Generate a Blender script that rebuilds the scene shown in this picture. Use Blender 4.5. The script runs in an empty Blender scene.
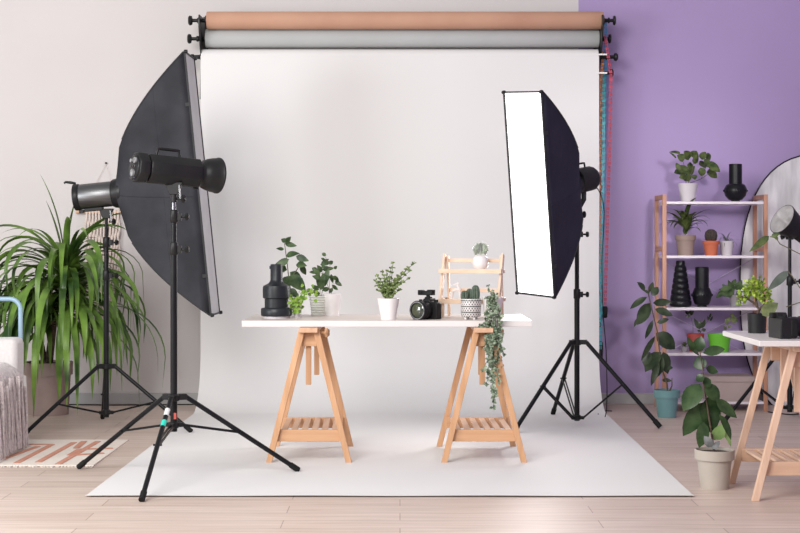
import bpy, math, random
from math import sin, cos, pi, radians, sqrt, atan2
from mathutils import Vector, Matrix
random.seed(7)
C = bpy.context.scene.collection
H = 1.137; F = 1500.0; HY = 241.0; CX = 400.0
V = Vector

def pt(px, py, d):
    """a place read off the photograph's perspective: distance d from the lens plane"""
    return V(((px - CX) * d / F, d, H + (HY - py) * d / F))
def fl(px, py, z=0.0):
    d = F * (H - z) / (py - HY)
    return V(((px - CX) * d / F, d, z))
def sc(d): return F / d

# ------------------------------------------------------------------ materials
def mat(name, col, rough=0.5, metal=0.0, col2=None, nscale=8.0, bump=0.0, bscale=60.0, stretch=None,
        emit=None, estr=0.0, trans=0.0, sheen=0.0, spec=0.5, coat=0.0, contrast=(0.35, 0.65), subsurf=0.0, alpha=None):
    m = bpy.data.materials.new(name); m.use_nodes = True
    nt = m.node_tree; b = nt.nodes['Principled BSDF']; L = nt.links.new
    b.inputs['Base Color'].default_value = (*col, 1)
    b.inputs['Roughness'].default_value = rough
    b.inputs['Metallic'].default_value = metal
    b.inputs['Specular IOR Level'].default_value = spec
    b.inputs['Coat Weight'].default_value = coat
    b.inputs['Sheen Weight'].default_value = sheen
    b.inputs['Transmission Weight'].default_value = trans
    if subsurf:
        b.inputs['Subsurface Weight'].default_value = subsurf; b.inputs['Subsurface Scale'].default_value = 0.01
    tc = nt.nodes.new('ShaderNodeTexCoord'); mp = nt.nodes.new('ShaderNodeMapping')
    L(tc.outputs['Object'], mp.inputs['Vector'])
    if stretch: mp.inputs['Scale'].default_value = stretch
    if col2 is not None:
        n = nt.nodes.new('ShaderNodeTexNoise'); n.inputs['Scale'].default_value = nscale; n.inputs['Detail'].default_value = 4
        L(mp.outputs['Vector'], n.inputs['Vector'])
        r = nt.nodes.new('ShaderNodeValToRGB')
        r.color_ramp.elements[0].position = contrast[0]; r.color_ramp.elements[1].position = contrast[1]
        r.color_ramp.elements[0].color = (*col, 1); r.color_ramp.elements[1].color = (*col2, 1)
        L(n.outputs['Fac'], r.inputs['Fac']); L(r.outputs['Color'], b.inputs['Base Color'])
    if bump:
        n2 = nt.nodes.new('ShaderNodeTexNoise'); n2.inputs['Scale'].default_value = bscale
        L(mp.outputs['Vector'], n2.inputs['Vector'])
        bp = nt.nodes.new('ShaderNodeBump'); bp.inputs['Strength'].default_value = bump; bp.inputs['Distance'].default_value = 0.01
        L(n2.outputs['Fac'], bp.inputs['Height']); L(bp.outputs['Normal'], b.inputs['Normal'])
    if emit:
        b.inputs['Emission Color'].default_value = (*emit, 1); b.inputs['Emission Strength'].default_value = estr
    return m

def wood(name, c1, c2, ax='Z', rough=0.5):
    st = {'X': (1.5, 22, 22), 'Y': (22, 1.5, 22), 'Z': (22, 22, 1.5)}[ax]
    return mat(name, c1, rough, col2=c2, nscale=1.6, stretch=st, bump=0.12, bscale=3, contrast=(0.3, 0.7))

M = {}
M['wall'] = mat('warm_white_plaster', (0.575, 0.54, 0.528), 0.9, col2=(0.595, 0.56, 0.548), nscale=1.2, bump=0.03, bscale=90)
M['purple'] = mat('lilac_plaster', (0.36, 0.27, 0.47), 0.85, col2=(0.375, 0.283, 0.49), nscale=1.5, bump=0.03, bscale=90)
M['base'] = mat('grey_skirting', (0.36, 0.35, 0.35), 0.5, col2=(0.39, 0.38, 0.38))
M['paper'] = mat('white_seamless_paper', (0.70, 0.685, 0.672), 0.75, col2=(0.715, 0.70, 0.687), nscale=0.6, bump=0.05, bscale=2.2)
M['grey_paper'] = mat('grey_roll_paper', (0.40, 0.41, 0.405), 0.8, col2=(0.43, 0.44, 0.435), nscale=2)
M['kraft'] = mat('kraft_roll_paper', (0.46, 0.25, 0.165), 0.75, col2=(0.51, 0.29, 0.195), nscale=3)
M['black'] = mat('black_plastic', (0.010, 0.010, 0.011), 0.40, col2=(0.015, 0.014, 0.014), spec=0.22)
M['black_metal'] = mat('black_enamelled_metal', (0.008, 0.008, 0.009), 0.35, col2=(0.014, 0.014, 0.015), spec=0.3)
M['fabric'] = mat('black_softbox_fabric', (0.018, 0.018, 0.022), 0.6, col2=(0.034, 0.034, 0.040), nscale=4, bump=1.0, bscale=5, spec=0.16)
M['fabric_far'] = mat('navy_black_softbox_fabric', (0.012, 0.011, 0.022), 0.6, col2=(0.018, 0.017, 0.032), nscale=5, bump=0.4, bscale=7, spec=0.3)
M['hem'] = mat('black_hem_tape', (0.012, 0.012, 0.014), 0.7, col2=(0.02, 0.02, 0.022))
M['diffuser_off'] = mat('unlit_diffuser_cloth', (0.42, 0.42, 0.425), 0.9, col2=(0.46, 0.46, 0.465))
M['diffuser_on'] = mat('lit_diffuser_cloth', (0.9, 0.9, 0.9), 0.9, col2=(0.88, 0.88, 0.9), emit=(1.0, 0.985, 0.98), estr=3.0)
M['silver'] = mat('brushed_gunmetal', (0.13, 0.13, 0.133), 0.40, metal=1.0, col2=(0.17, 0.17, 0.173), nscale=30, stretch=(0.2, 6, 6))
M['chrome'] = mat('dark_chrome_steel', (0.14, 0.14, 0.145), 0.22, metal=1.0, col2=(0.3, 0.3, 0.31), nscale=25)
M['reflector_in'] = mat('silver_reflector_bowl', (0.50, 0.47, 0.47), 0.5, metal=0.0, col2=(0.72, 0.69, 0.68), nscale=12)
M['tripod'] = mat('black_anodised_tube', (0.006, 0.006, 0.007), 0.34, col2=(0.010, 0.010, 0.011), spec=0.2)
M['rubber'] = mat('black_rubber', (0.007, 0.007, 0.007), 0.7, col2=(0.012, 0.012, 0.012), spec=0.2)
M['panel_grey'] = mat('grey_button_plastic', (0.09, 0.09, 0.095), 0.35, col2=(0.28, 0.28, 0.29), nscale=60)
M['table'] = mat('white_laminate', (0.67, 0.625, 0.61), 0.35, col2=(0.69, 0.645, 0.63), nscale=3)
M['table_top'] = mat('warm_laminate_top', (0.56, 0.48, 0.43), 0.35, col2=(0.62, 0.54, 0.49), nscale=2, stretch=(1, 14, 1))
M['pine_z'] = wood('pale_pine_upright', (0.47, 0.245, 0.12), (0.60, 0.34, 0.185), 'Z')
M['pine_x'] = wood('pale_pine_crosswise', (0.48, 0.255, 0.13), (0.59, 0.335, 0.185), 'X')
M['pine_y'] = wood('pale_pine_lengthwise', (0.52, 0.30, 0.18), (0.64, 0.40, 0.26), 'Y')
M['beech_z'] = wood('pinkish_beech_upright', (0.60, 0.39, 0.27), (0.72, 0.50, 0.37), 'Z')
M['beech_x'] = wood('pinkish_beech_crosswise', (0.56, 0.35, 0.23), (0.66, 0.44, 0.31), 'X')
M['beech_y'] = wood('pinkish_beech_lengthwise', (0.60, 0.40, 0.28), (0.72, 0.51, 0.38), 'Y')
M['bamboo_x'] = wood('blond_bamboo_crosswise', (0.66, 0.47, 0.33), (0.76, 0.57, 0.42), 'X')
M['bamboo_z'] = wood('blond_bamboo_upright', (0.66, 0.47, 0.33), (0.76, 0.57, 0.42), 'Z')
M['shelfwood'] = wood('reddish_beech_post', (0.38, 0.18, 0.11), (0.48, 0.25, 0.16), 'Z')
M['shelfwhite'] = mat('white_shelf_board', (0.62, 0.56, 0.60), 0.4, col2=(0.66, 0.60, 0.64))
M['wire'] = mat('pale_brace_wire', (0.45, 0.40, 0.52), 0.4, metal=0.3, col2=(0.5, 0.45, 0.56))
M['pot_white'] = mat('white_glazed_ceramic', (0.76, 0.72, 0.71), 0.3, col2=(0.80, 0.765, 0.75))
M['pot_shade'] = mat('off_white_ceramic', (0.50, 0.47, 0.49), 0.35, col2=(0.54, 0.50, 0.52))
M['pot_beige'] = mat('beige_plastic_pot', (0.39, 0.345, 0.295), 0.55, col2=(0.42, 0.37, 0.32))
M['pot_taupe'] = mat('taupe_clay_pot', (0.23, 0.165, 0.14), 0.7, col2=(0.27, 0.195, 0.17))
M['pot_brown'] = mat('brown_grey_planter', (0.25, 0.18, 0.16), 0.7, col2=(0.29, 0.21, 0.19))
M['pot_teal'] = mat('teal_plastic_pot', (0.12, 0.25, 0.26), 0.5, col2=(0.14, 0.275, 0.285))
M['terracotta'] = mat('terracotta', (0.42, 0.10, 0.045), 0.7, col2=(0.48, 0.125, 0.06))
M['pot_red'] = mat('red_plastic_pot', (0.28, 0.035, 0.03), 0.5, col2=(0.32, 0.045, 0.035))
M['pot_green'] = mat('bright_green_pot', (0.10, 0.36, 0.02), 0.45, col2=(0.12, 0.42, 0.03))
M['pot_black'] = mat('matt_black_pot', (0.008, 0.008, 0.009), 0.5, col2=(0.013, 0.013, 0.014), spec=0.3)
M['pot_grey'] = mat('grey_stone_pot', (0.20, 0.18, 0.20), 0.8, col2=(0.26, 0.24, 0.25))
M['vase'] = mat('black_glazed_vase', (0.005, 0.005, 0.007), 0.35, col2=(0.009, 0.009, 0.012), spec=0.25)
M['vase_slate'] = mat('slate_black_vase', (0.010, 0.012, 0.015), 0.40, col2=(0.016, 0.019, 0.023), spec=0.35)
M['soil'] = mat('dark_potting_soil', (0.03, 0.02, 0.014), 0.95, col2=(0.07, 0.045, 0.03), nscale=60, bump=1.0, bscale=120)
M['lf_grey'] = mat('dark_grey_green_leaf', (0.05, 0.065, 0.055), 0.4, col2=(0.10, 0.12, 0.10), nscale=18, spec=0.25)
def leafmat(n, a, b, rough=0.4, ns=14): return mat(n, a, rough, col2=b, nscale=ns, spec=0.22, subsurf=0.0)
M['lf_drac'] = leafmat('dracaena_leaf', (0.022, 0.055, 0.012), (0.17, 0.29, 0.05), 0.33, 4)
M['lf_dark'] = leafmat('dark_rubber_leaf', (0.014, 0.026, 0.013), (0.045, 0.062, 0.032), 0.3)
M['lf_rubber'] = leafmat('glossy_rubber_leaf', (0.015, 0.036, 0.013), (0.055, 0.095, 0.038), 0.27)
M['lf_mid'] = leafmat('mid_green_leaf', (0.025, 0.045, 0.014), (0.11, 0.14, 0.045), 0.4, 25)
M['lf_ficus'] = leafmat('deep_green_leaf', (0.018, 0.040, 0.014), (0.085, 0.13, 0.052), 0.38, 22)
M['lf_bright'] = leafmat('lime_green_leaf', (0.075, 0.16, 0.018), (0.25, 0.38, 0.06), 0.45, 40)
M['lf_bonsai'] = leafmat('bonsai_leaf', (0.10, 0.18, 0.02), (0.38, 0.50, 0.07), 0.45, 40)
M['lf_fresh'] = leafmat('fresh_green_leaf', (0.045, 0.075, 0.018), (0.26, 0.33, 0.12), 0.45, 60)
M['lf_ivy'] = leafmat('grey_green_ivy_leaf', (0.05, 0.085, 0.045), (0.32, 0.38, 0.27), 0.5, 55)
M['lf_pale'] = leafmat('pale_sage_leaf', (0.20, 0.28, 0.16), (0.52, 0.60, 0.45), 0.5, 60)
M['lf_olive'] = leafmat('olive_green_leaf', (0.06, 0.08, 0.03), (0.16, 0.18, 0.07), 0.45, 30)  # dull olive green, mottled at random
M['lf_air'] = leafmat('silvery_air_plant_leaf', (0.13, 0.14, 0.14), (0.22, 0.23, 0.23), 0.6, 30)
M['lf_new'] = leafmat('light_young_leaf', (0.22, 0.36, 0.12), (0.30, 0.46, 0.18), 0.4, 20)
M['stem'] = mat('green_brown_stem', (0.07, 0.07, 0.035), 0.6, col2=(0.13, 0.10, 0.05), nscale=30)
M['bark'] = mat('dark_bark', (0.06, 0.04, 0.03), 0.85, col2=(0.12, 0.08, 0.055), nscale=40, bump=0.6, bscale=80)
M['cactus'] = mat('cactus_skin', (0.045, 0.075, 0.05), 0.6, col2=(0.11, 0.14, 0.10), nscale=70)
M['cactus_dark'] = mat('dark_cactus_skin', (0.03, 0.025, 0.02), 0.8, col2=(0.07, 0.05, 0.04), nscale=90, bump=1, bscale=200)
M['sofa'] = mat('pale_grey_upholstery', (0.56, 0.53, 0.52), 0.9, col2=(0.60, 0.57, 0.555), nscale=60, sheen=0.2, bump=0.2, bscale=300)
M['throw'] = mat('chunky_knit_wool', (0.46, 0.395, 0.39), 0.95, col2=(0.62, 0.55, 0.54), nscale=60, bump=0.9, bscale=160, sheen=0.3)
M['blue'] = mat('light_blue_enamel', (0.24, 0.36, 0.46), 0.35, col2=(0.27, 0.39, 0.49))
M['macrame'] = mat('natural_cotton_cord', (0.62, 0.52, 0.46), 0.95, col2=(0.72, 0.62, 0.56), nscale=80)
M['dowel'] = wood('oak_dowel', (0.50, 0.30, 0.20), (0.6, 0.38, 0.26), 'X')
M['cardboard'] = mat('beige_storage_board', (0.33, 0.26, 0.245), 0.8, col2=(0.36, 0.285, 0.27), nscale=4)
M['disc'] = mat('crinkled_silver_white_cloth', (0.46, 0.455, 0.455), 0.55, col2=(0.70, 0.69, 0.685), nscale=3.0, stretch=(3.5, 1, 0.7), bump=0.8, bscale=4, contrast=(0.38, 0.62))
M['glass'] = mat('clear_glass', (0.95, 0.96, 0.96), 0.2, col2=(0.97, 0.98, 0.98), spec=0.4)
[n for n in M['glass'].node_tree.nodes if n.type == 'BSDF_PRINCIPLED'][0].inputs['Alpha'].default_value = 0.13
M['lens_glass'] = mat('coated_lens_glass', (0.02, 0.025, 0.02), 0.06, col2=(0.05, 0.06, 0.03), nscale=20, coat=1.0)
M['ch_blue'] = mat('blue_plastic_chain', (0.075, 0.330, 0.570), 0.4, col2=(0.105, 0.405, 0.675))
M['ch_teal'] = mat('teal_plastic_chain', (0.034, 0.374, 0.408), 0.4, col2=(0.051, 0.459, 0.510))
M['ch_red'] = mat('red_plastic_chain', (0.416, 0.048, 0.088), 0.5, col2=(0.544, 0.072, 0.120))
M['ch_orange'] = mat('orange_plastic_chain', (0.862, 0.322, 0.057), 0.4, col2=(0.920, 0.414, 0.115))
M['tag_green'] = mat('turquoise_label_film', (0.02, 0.5, 0.38), 0.4, col2=(0.03, 0.55, 0.42))
M['tag_white'] = mat('white_label_film', (0.7, 0.7, 0.7), 0.4, col2=(0.6, 0.6, 0.6), nscale=90)
M['tag_red'] = mat('red_label_film', (0.5, 0.08, 0.06), 0.4, col2=(0.55, 0.1, 0.08))

def floor_mat():
    m = bpy.data.materials.new('washed_oak_planks'); m.use_nodes = True
    nt = m.node_tree; b = nt.nodes['Principled BSDF']; L = nt.links.new; N = nt.nodes.new
    tc = N('ShaderNodeTexCoord'); mp = N('ShaderNodeMapping'); L(tc.outputs['Object'], mp.inputs['Vector'])
    br = N('ShaderNodeTexBrick'); L(mp.outputs['Vector'], br.inputs['Vector'])
    br.inputs['Scale'].default_value = 1.0; br.inputs['Brick Width'].default_value = 1.28; br.inputs['Row Height'].default_value = 0.165
    br.inputs['Mortar Size'].default_value = 0.0022; br.inputs['Mortar Smooth'].default_value = 0.2
    br.offset = 0.37; br.offset_frequency = 2; br.inputs['Bias'].default_value = 0.0
    br.inputs['Color1'].default_value = (0.56, 0.45, 0.39, 1); br.inputs['Color2'].default_value = (0.62, 0.51, 0.45, 1)
    br.inputs['Mortar'].default_value = (0.33, 0.24, 0.20, 1)
    mp2 = N('ShaderNodeMapping'); mp2.inputs['Scale'].default_value = (1.0, 16, 1); L(tc.outputs['Object'], mp2.inputs['Vector'])
    n = N('ShaderNodeTexNoise'); n.inputs['Scale'].default_value = 2.2; n.inputs['Detail'].default_value = 7; n.inputs['Distortion'].default_value = 0.6
    L(mp2.outputs['Vector'], n.inputs['Vector'])
    r = N('ShaderNodeValToRGB'); r.color_ramp.elements[0].position = 0.3; r.color_ramp.elements[1].position = 0.72
    r.color_ramp.elements[0].color = (0.84, 0.80, 0.77, 1); r.color_ramp.elements[1].color = (1.06, 1.06, 1.06, 1)
    L(n.outputs['Fac'], r.inputs['Fac'])
    mx = N('ShaderNodeMix'); mx.data_type = 'RGBA'; mx.blend_type = 'MULTIPLY'; mx.inputs[0].default_value = 1.0
    L(br.outputs['Color'], mx.inputs[6]); L(r.outputs['Color'], mx.inputs[7]); L(mx.outputs[2], b.inputs['Base Color'])
    b.inputs['Roughness'].default_value = 0.42; b.inputs['Specular IOR Level'].default_value = 0.35
    bp = N('ShaderNodeBump'); bp.inputs['Strength'].default_value = 0.15; bp.inputs['Distance'].default_value = 0.003
    L(n.outputs['Fac'], bp.inputs['Height']); L(bp.outputs['Normal'], b.inputs['Normal'])
    return m
M['floor'] = floor_mat()

def band_mat():
    """pot with rows of small black marks on white"""
    m = bpy.data.materials.new('black_patterned_white_glaze'); m.use_nodes = True
    nt = m.node_tree; b = nt.nodes['Principled BSDF']; L = nt.links.new; N = nt.nodes.new
    tc = N('ShaderNodeTexCoord'); sp = N('ShaderNodeSeparateXYZ'); L(tc.outputs['Object'], sp.inputs[0])
    at = N('ShaderNodeMath'); at.operation = 'ARCTAN2'; L(sp.outputs['Y'], at.inputs[0]); L(sp.outputs['X'], at.inputs[1])
    def mth(op, a, bv=None):
        x = N('ShaderNodeMath'); x.operation = op
        if isinstance(a, (int, float)): x.inputs[0].default_value = a
        else: L(a, x.inputs[0])
        if bv is not None:
            if isinstance(bv, (int, float)): x.inputs[1].default_value = bv
            else: L(bv, x.inputs[1])
        return x.outputs[0]
    za = mth('SINE', mth('MULTIPLY', sp.outputs['Z'], 2 * pi / 0.021)); az = mth('SINE', mth('MULTIPLY', at.outputs[0], 22.0))
    prod = mth('MULTIPLY', za, az); dots = mth('GREATER_THAN', prod, 0.22)
    lines = mth('GREATER_THAN', mth('SINE', mth('MULTIPLY', sp.outputs['Z'], 2 * pi / 0.030)), 0.86)
    f = mth('MAXIMUM', dots, lines)
    mx = N('ShaderNodeMix'); mx.data_type = 'RGBA'; L(f, mx.inputs[0])
    mx.inputs[6].default_value = (0.70, 0.66, 0.64, 1); mx.inputs[7].default_value = (0.09, 0.085, 0.085, 1)
    L(mx.outputs[2], b.inputs['Base Color']); b.inputs['Roughness'].default_value = 0.4
    return m
M['pot_pattern'] = band_mat()

def rug_mat():
    m = bpy.data.materials.new('cream_woven_wool'); m.use_nodes = True
    nt = m.node_tree; b = nt.nodes['Principled BSDF']; L = nt.links.new; N = nt.nodes.new
    tc = N('ShaderNodeTexCoord'); n = N('ShaderNodeTexNoise'); n.inputs['Scale'].default_value = 90; L(tc.outputs['Object'], n.inputs['Vector'])
    r = N('ShaderNodeValToRGB'); r.color_ramp.elements[0].color = (0.60, 0.53, 0.46, 1); r.color_ramp.elements[1].color = (0.74, 0.67, 0.60, 1)
    L(n.outputs['Fac'], r.inputs['Fac']); L(r.outputs['Color'], b.inputs['Base Color']); b.inputs['Roughness'].default_value = 0.95
    bp = N('ShaderNodeBump'); bp.inputs['Strength'].default_value = 0.5; bp.inputs['Distance'].default_value = 0.004
    L(n.outputs['Fac'], bp.inputs['Height']); L(bp.outputs['Normal'], b.inputs['Normal'])
    return m
M['rug'] = rug_mat()
M['rug_line'] = mat('terracotta_wool', (0.46, 0.20, 0.13), 0.95, col2=(0.56, 0.27, 0.19), nscale=60)

# ------------------------------------------------------------------ mesh builder
class MB:
    def __init__(s): s.v = []; s.f = []; s.sm = []; s.mi = []; s.cur = 0
    def add(s, vs, fs, smooth=True, M_=None):
        o = len(s.v)
        for p in vs:
            p = V(p)
            if M_ is not None: p = M_ @ p
            s.v.append(p)
        for f in fs:
            s.f.append(tuple(i + o for i in f)); s.sm.append(smooth); s.mi.append(s.cur)
        return s
    def box(s, c, size, M_=None):
        x, y, z = [a / 2 for a in size]; c = V(c)
        vs = [c + V((i * x, j * y, k * z)) for i in (-1, 1) for j in (-1, 1) for k in (-1, 1)]
        fs = [(0, 1, 3, 2), (4, 6, 7, 5), (0, 4, 5, 1), (2, 3, 7, 6), (0, 2, 6, 4), (1, 5, 7, 3)]
        return s.add(vs, fs, False, M_)
    def bar(s, p, q, w, t, side=(1, 0, 0)):
        p = V(p); q = V(q); d = (q - p).normalized(); a = V(side); a = (a - d * a.dot(d)).normalized(); b = d.cross(a)
        vs = []
        for e in (p, q):
            for i, j in ((-1, -1), (1, -1), (1, 1), (-1, 1)): vs.append(e + a * (i * w / 2) + b * (j * t / 2))
        return s.add(vs, [(3, 2, 1, 0), (4, 5, 6, 7), (0, 1, 5, 4), (1, 2, 6, 5), (2, 3, 7, 6), (3, 0, 4, 7)], False)
    def tube(s, pts, r, n=8, cap=True, smooth=True):
        pts = [V(p) for p in pts]
        if not hasattr(r, '__len__'): r = [r] * len(pts)
        up = V((0, 0, 1)); vs = []; fs = []; a = None
        for i, p in enumerate(pts):
            d = (pts[min(i + 1, len(pts) - 1)] - pts[max(i - 1, 0)])
            if d.length < 1e-9: d = V((0, 0, 1))
            d.normalize()
            if a is None:
                a = d.cross(up)
                if a.length < 1e-3: a = d.cross(V((1, 0, 0)))
            a = (a - d * a.dot(d)).normalized(); b = d.cross(a)
            for k in range(n):
                t = 2 * pi * k / n; vs.append(p + (a * cos(t) + b * sin(t)) * r[i])
        for i in range(len(pts) - 1):
            for k in range(n):
                k2 = (k + 1) % n
                fs.append((i * n + k, i * n + k2, (i + 1) * n + k2, (i + 1) * n + k))
        s.add(vs, fs, smooth)
        if cap:
            o = len(s.v) - len(vs)
            for ring, rev in ((0, True), (len(pts) - 1, False)):
                idx = [o + ring * n + k for k in range(n)]
                s.f.append(tuple(reversed(idx)) if rev else tuple(idx)); s.sm.append(False); s.mi.append(s.cur)
        return s
    def lathe(s, c, prof, n=28, M_=None, rad=None, smooth=True, closed=False):
        """prof: (radius, height) from bottom up; rad(theta, r, z) may modulate"""
        c = V(c); vs = []; fs = []
        for (r, z) in prof:
            for k in range(n):
                t = 2 * pi * k / n; rr = rad(t, r, z) if rad else r
                vs.append(V((rr * cos(t), rr * sin(t), z)))
        m = len(prof)
        for i in range(m - 1):
            for k in range(n):
                k2 = (k + 1) % n; fs.append((i * n + k, i * n + k2, (i + 1) * n + k2, (i + 1) * n + k))
        if prof[0][0] > 1e-6: fs.append(tuple(reversed(range(n))))
        if prof[-1][0] > 1e-6: fs.append(tuple((m - 1) * n + k for k in range(n)))
        T = Matrix.Translation(c) @ (M_ if M_ is not None else Matrix())
        return s.add(vs, fs, smooth, T)
    def leaf(s, b, t, w, nrm, bend=0.12, fold=0.12, n=6, shape='ovate'):
        b = V(b); t = V(t); ax = t - b; L = ax.length
        if L < 1e-6: return s
        ax.normalize(); nrm = V(nrm); nrm = nrm - ax * nrm.dot(ax)
        if nrm.length < 1e-4: nrm = ax.orthogonal()
        nrm.normalize(); sd = ax.cross(nrm); vs = []; fs = []
        for i in range(n + 1):
            u = i / n
            if shape == 'ovate': wd = sin(pi * min(1, u ** 0.85)) ** 0.75
            elif shape == 'heart': wd = sin(pi * min(1, (0.16 + 0.84 * u) ** 0.9)) ** 0.8
            elif shape == 'lance': wd = sin(pi * u ** 0.7) ** 0.9
            else: wd = sqrt(max(0, 1 - (2 * u - 1) ** 2))
            wd = max(wd, 0.02) * w / 2
            c = b + ax * (L * u) + nrm * (bend * L * 4 * u * (1 - u))
            vs += [c - sd * wd + nrm * fold * wd, c, c + sd * wd + nrm * fold * wd]
        for i in range(n):
            a = i * 3; fs += [(a, a + 1, a + 4, a + 3), (a + 1, a + 2, a + 5, a + 4)]
        return s.add(vs, fs, True)
    def strap(s, b, az, el, L, w, droop, n=16, fold=0.25, twist=0.0):
        """long arching blade"""
        p = V(b); e = el; a = az; vs = []; fs = []
        for i in range(n + 1):
            u = i / n
            d = V((cos(a) * cos(e), sin(a) * cos(e), sin(e)))
            sd = V((-sin(a), cos(a), 0)); nn = sd.cross(d)
            tw = twist * u; sd2 = sd * cos(tw) + nn * sin(tw); nn2 = sd2.cross(d)
            wd = w / 2 * (0.55 + 0.45 * min(1, u * 5)) * (1 - max(0, (u - 0.45) / 0.55) ** 1.6) + 0.0006
            vs += [p - sd2 * wd - nn2 * fold * wd, p.copy(), p + sd2 * wd - nn2 * fold * wd]
            p += d * (L / n); e -= droop / n * (0.5 + 1.0 * min(1, u * 1.6)) * (1 if e > -1.45 else 0)
            a += twist * 0.15 / n
        for i in range(n):
            q = i * 3; fs += [(q, q + 1, q + 4, q + 3), (q + 1, q + 2, q + 5, q + 4)]
        return s.add(vs, fs, True)
    def build(s, name, m, parent=None, bevel=0.0, label=None, subsurf=0, solid=0.0):
        off = V((0, 0, 0))
        if parent is not None: off = root_loc(parent)
        me = bpy.data.meshes.new(name)
        me.from_pydata([tuple(p - off) for p in s.v], [], s.f)
        for i, p in enumerate(me.polygons): p.use_smooth = s.sm[i]; p.material_index = s.mi[i]
        for mm in (m if isinstance(m, (list, tuple)) else [m]): me.materials.append(mm)
        me.update()
        try: me.set_sharp_from_angle(angle=radians(48))
        except Exception: pass
        o = bpy.data.objects.new(name, me); C.objects.link(o)
        if parent is not None: o.parent = parent
        if solid:
            k = o.modifiers.new('thick', 'SOLIDIFY'); k.thickness = solid; k.offset = 0
        if bevel:
            k = o.modifiers.new('bevel', 'BEVEL'); k.width = bevel; k.segments = 2; k.limit_method = 'ANGLE'; k.angle_limit = radians(40)
        if subsurf:
            k = o.modifiers.new('smooth', 'SUBSURF'); k.levels = subsurf; k.render_levels = subsurf
        if label: o['label'] = label
        return o
def root_loc(o):
    while o.parent is not None: o = o.parent
    return V(o.location)
def thing(name, label, cat, loc=(0, 0, 0), group=None):
    o = bpy.data.objects.new(name, None); C.objects.link(o); o.empty_display_size = 0.05
    o.location = loc; o['label'] = label; o['category'] = cat
    if group: o['group'] = group
    return o
def tag(o, label, cat, group=None):
    o['label'] = label; o['category'] = cat
    if group: o['group'] = group
    return o
def recentre(o, loc):
    """move a single-mesh thing's origin to its base"""
    loc = V(loc); o.data.transform(Matrix.Translation(-loc)); o.location = loc; return o
def struct(mb, name, m, **k):
    o = mb.build(name, m, **k); o['kind'] = 'structure'; return o
def copy_tree(o, parent=None):
    c = o.copy(); C.objects.link(c); c.parent = parent
    for ch in list(o.children): copy_tree(ch, c)
    return c
def frame(zaxis, up=(0, 0, 1)):
    """rotation whose local Z is zaxis, local Y close to up"""
    z = V(zaxis).normalized(); x = V(up).cross(z).normalized(); y = z.cross(x)
    return Matrix((x, y, z)).transposed().to_4x4()

# ------------------------------------------------------------------ the setting
WY = 10.46
XP = (578.5 - CX) * WY / F
b = MB(); b.add([(-9, -3, 0), (9, -3, 0), (9, WY, 0), (-9, WY, 0)], [(0, 1, 2, 3)], False); struct(b, 'floor', M['floor'])
b = MB()
b.box((-9 / 2 + XP / 2, WY + 0.06, 2.1), (9 + XP, 0.12, 4.2)); b.cur = 1
b.box((9 / 2 + XP / 2, WY + 0.06, 2.1), (9 - XP, 0.12, 4.2))
struct(b, 'wall_back', [M['wall'], M['purple']])
b = MB(); b.box((3.2, 5.9, 2.1), (0.12, 9.1, 4.2)); struct(b, 'added_wall_right', M['purple'])  # unseen side wall, added to block ambient light from the right
b = MB(); b.box((0, WY - 0.008, 0.039), (18, 0.016, 0.078)); struct(b, 'baseboard_back', M['base'], bevel=0.004)

# ------------------------------------------------------------------ backdrop system
PY = 10.24
PX0, PX1 = (201.6 - CX) * PY / F, (598.0 - CX) * PY / F
def paper_roll(name, label, m, x0, x1, y, z, r, tail):
    root = thing(name, label, 'paper roll', ((x0 + x1) / 2, y, z), 'paper rolls above the backdrop')
    R = Matrix.Rotation(pi / 2, 4, 'Y')
    b = MB(); n = 36; L = x1 - x0
    b.lathe((x0, y, z), [(r * 0.55, 0), (r * 0.96, 0.0), (r, 0.004), (r, L - 0.004), (r * 0.96, L), (r * 0.55, L)], n, R)
    b.build('paper_tube', m, root)
    if tail:   # the loose end hangs down a little in front
        b = MB(); b.add([(x0, y - r, z), (x1, y - r, z), (x1, y - r + 0.004, z - r * tail), (x0, y - r + 0.004, z - r * tail)], [(0, 1, 2, 3)], False)
        b.build('loose_end', m, root, solid=0.002)
    for sx, xx in ((-1, x0), (1, x1)):
        b = MB(); Rk = Matrix.Rotation(sx * pi / 2, 4, 'Y')
        e_ = 0.85 if sx < 0 else 0.58
        b.lathe((xx, y, z), [(r_, z_ * e_) for r_, z_ in [(0.030, -0.01), (0.034, 0.0), (0.034, 0.012), (0.015, 0.018), (0.013, 0.055), (0.020, 0.06), (0.020, 0.075), (0.012, 0.08),
                             (0.012, 0.115), (0.030, 0.120), (0.034, 0.138), (0.026, 0.148)]], 16, Rk)
        b.build('expanding_plug', M['black'], root)
    return root
def xat(px, d): return (px - CX) * d / F
zc = lambda py, d: H + (HY - py) * d / F
paper_roll('kraft_paper_roll', 'topmost thick brown kraft paper roll above the white backdrop', M['kraft'], xat(207, 10.20), xat(603, 10.20), 10.20, zc(20.5, 10.20), 0.060, 0)
paper_roll('grey_paper_roll', 'grey paper roll between the brown roll and the white backdrop', M['grey_paper'], xat(206, 10.27), xat(598.5, 10.27), 10.27, zc(38.8, 10.27), 0.064, 0)
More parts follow.
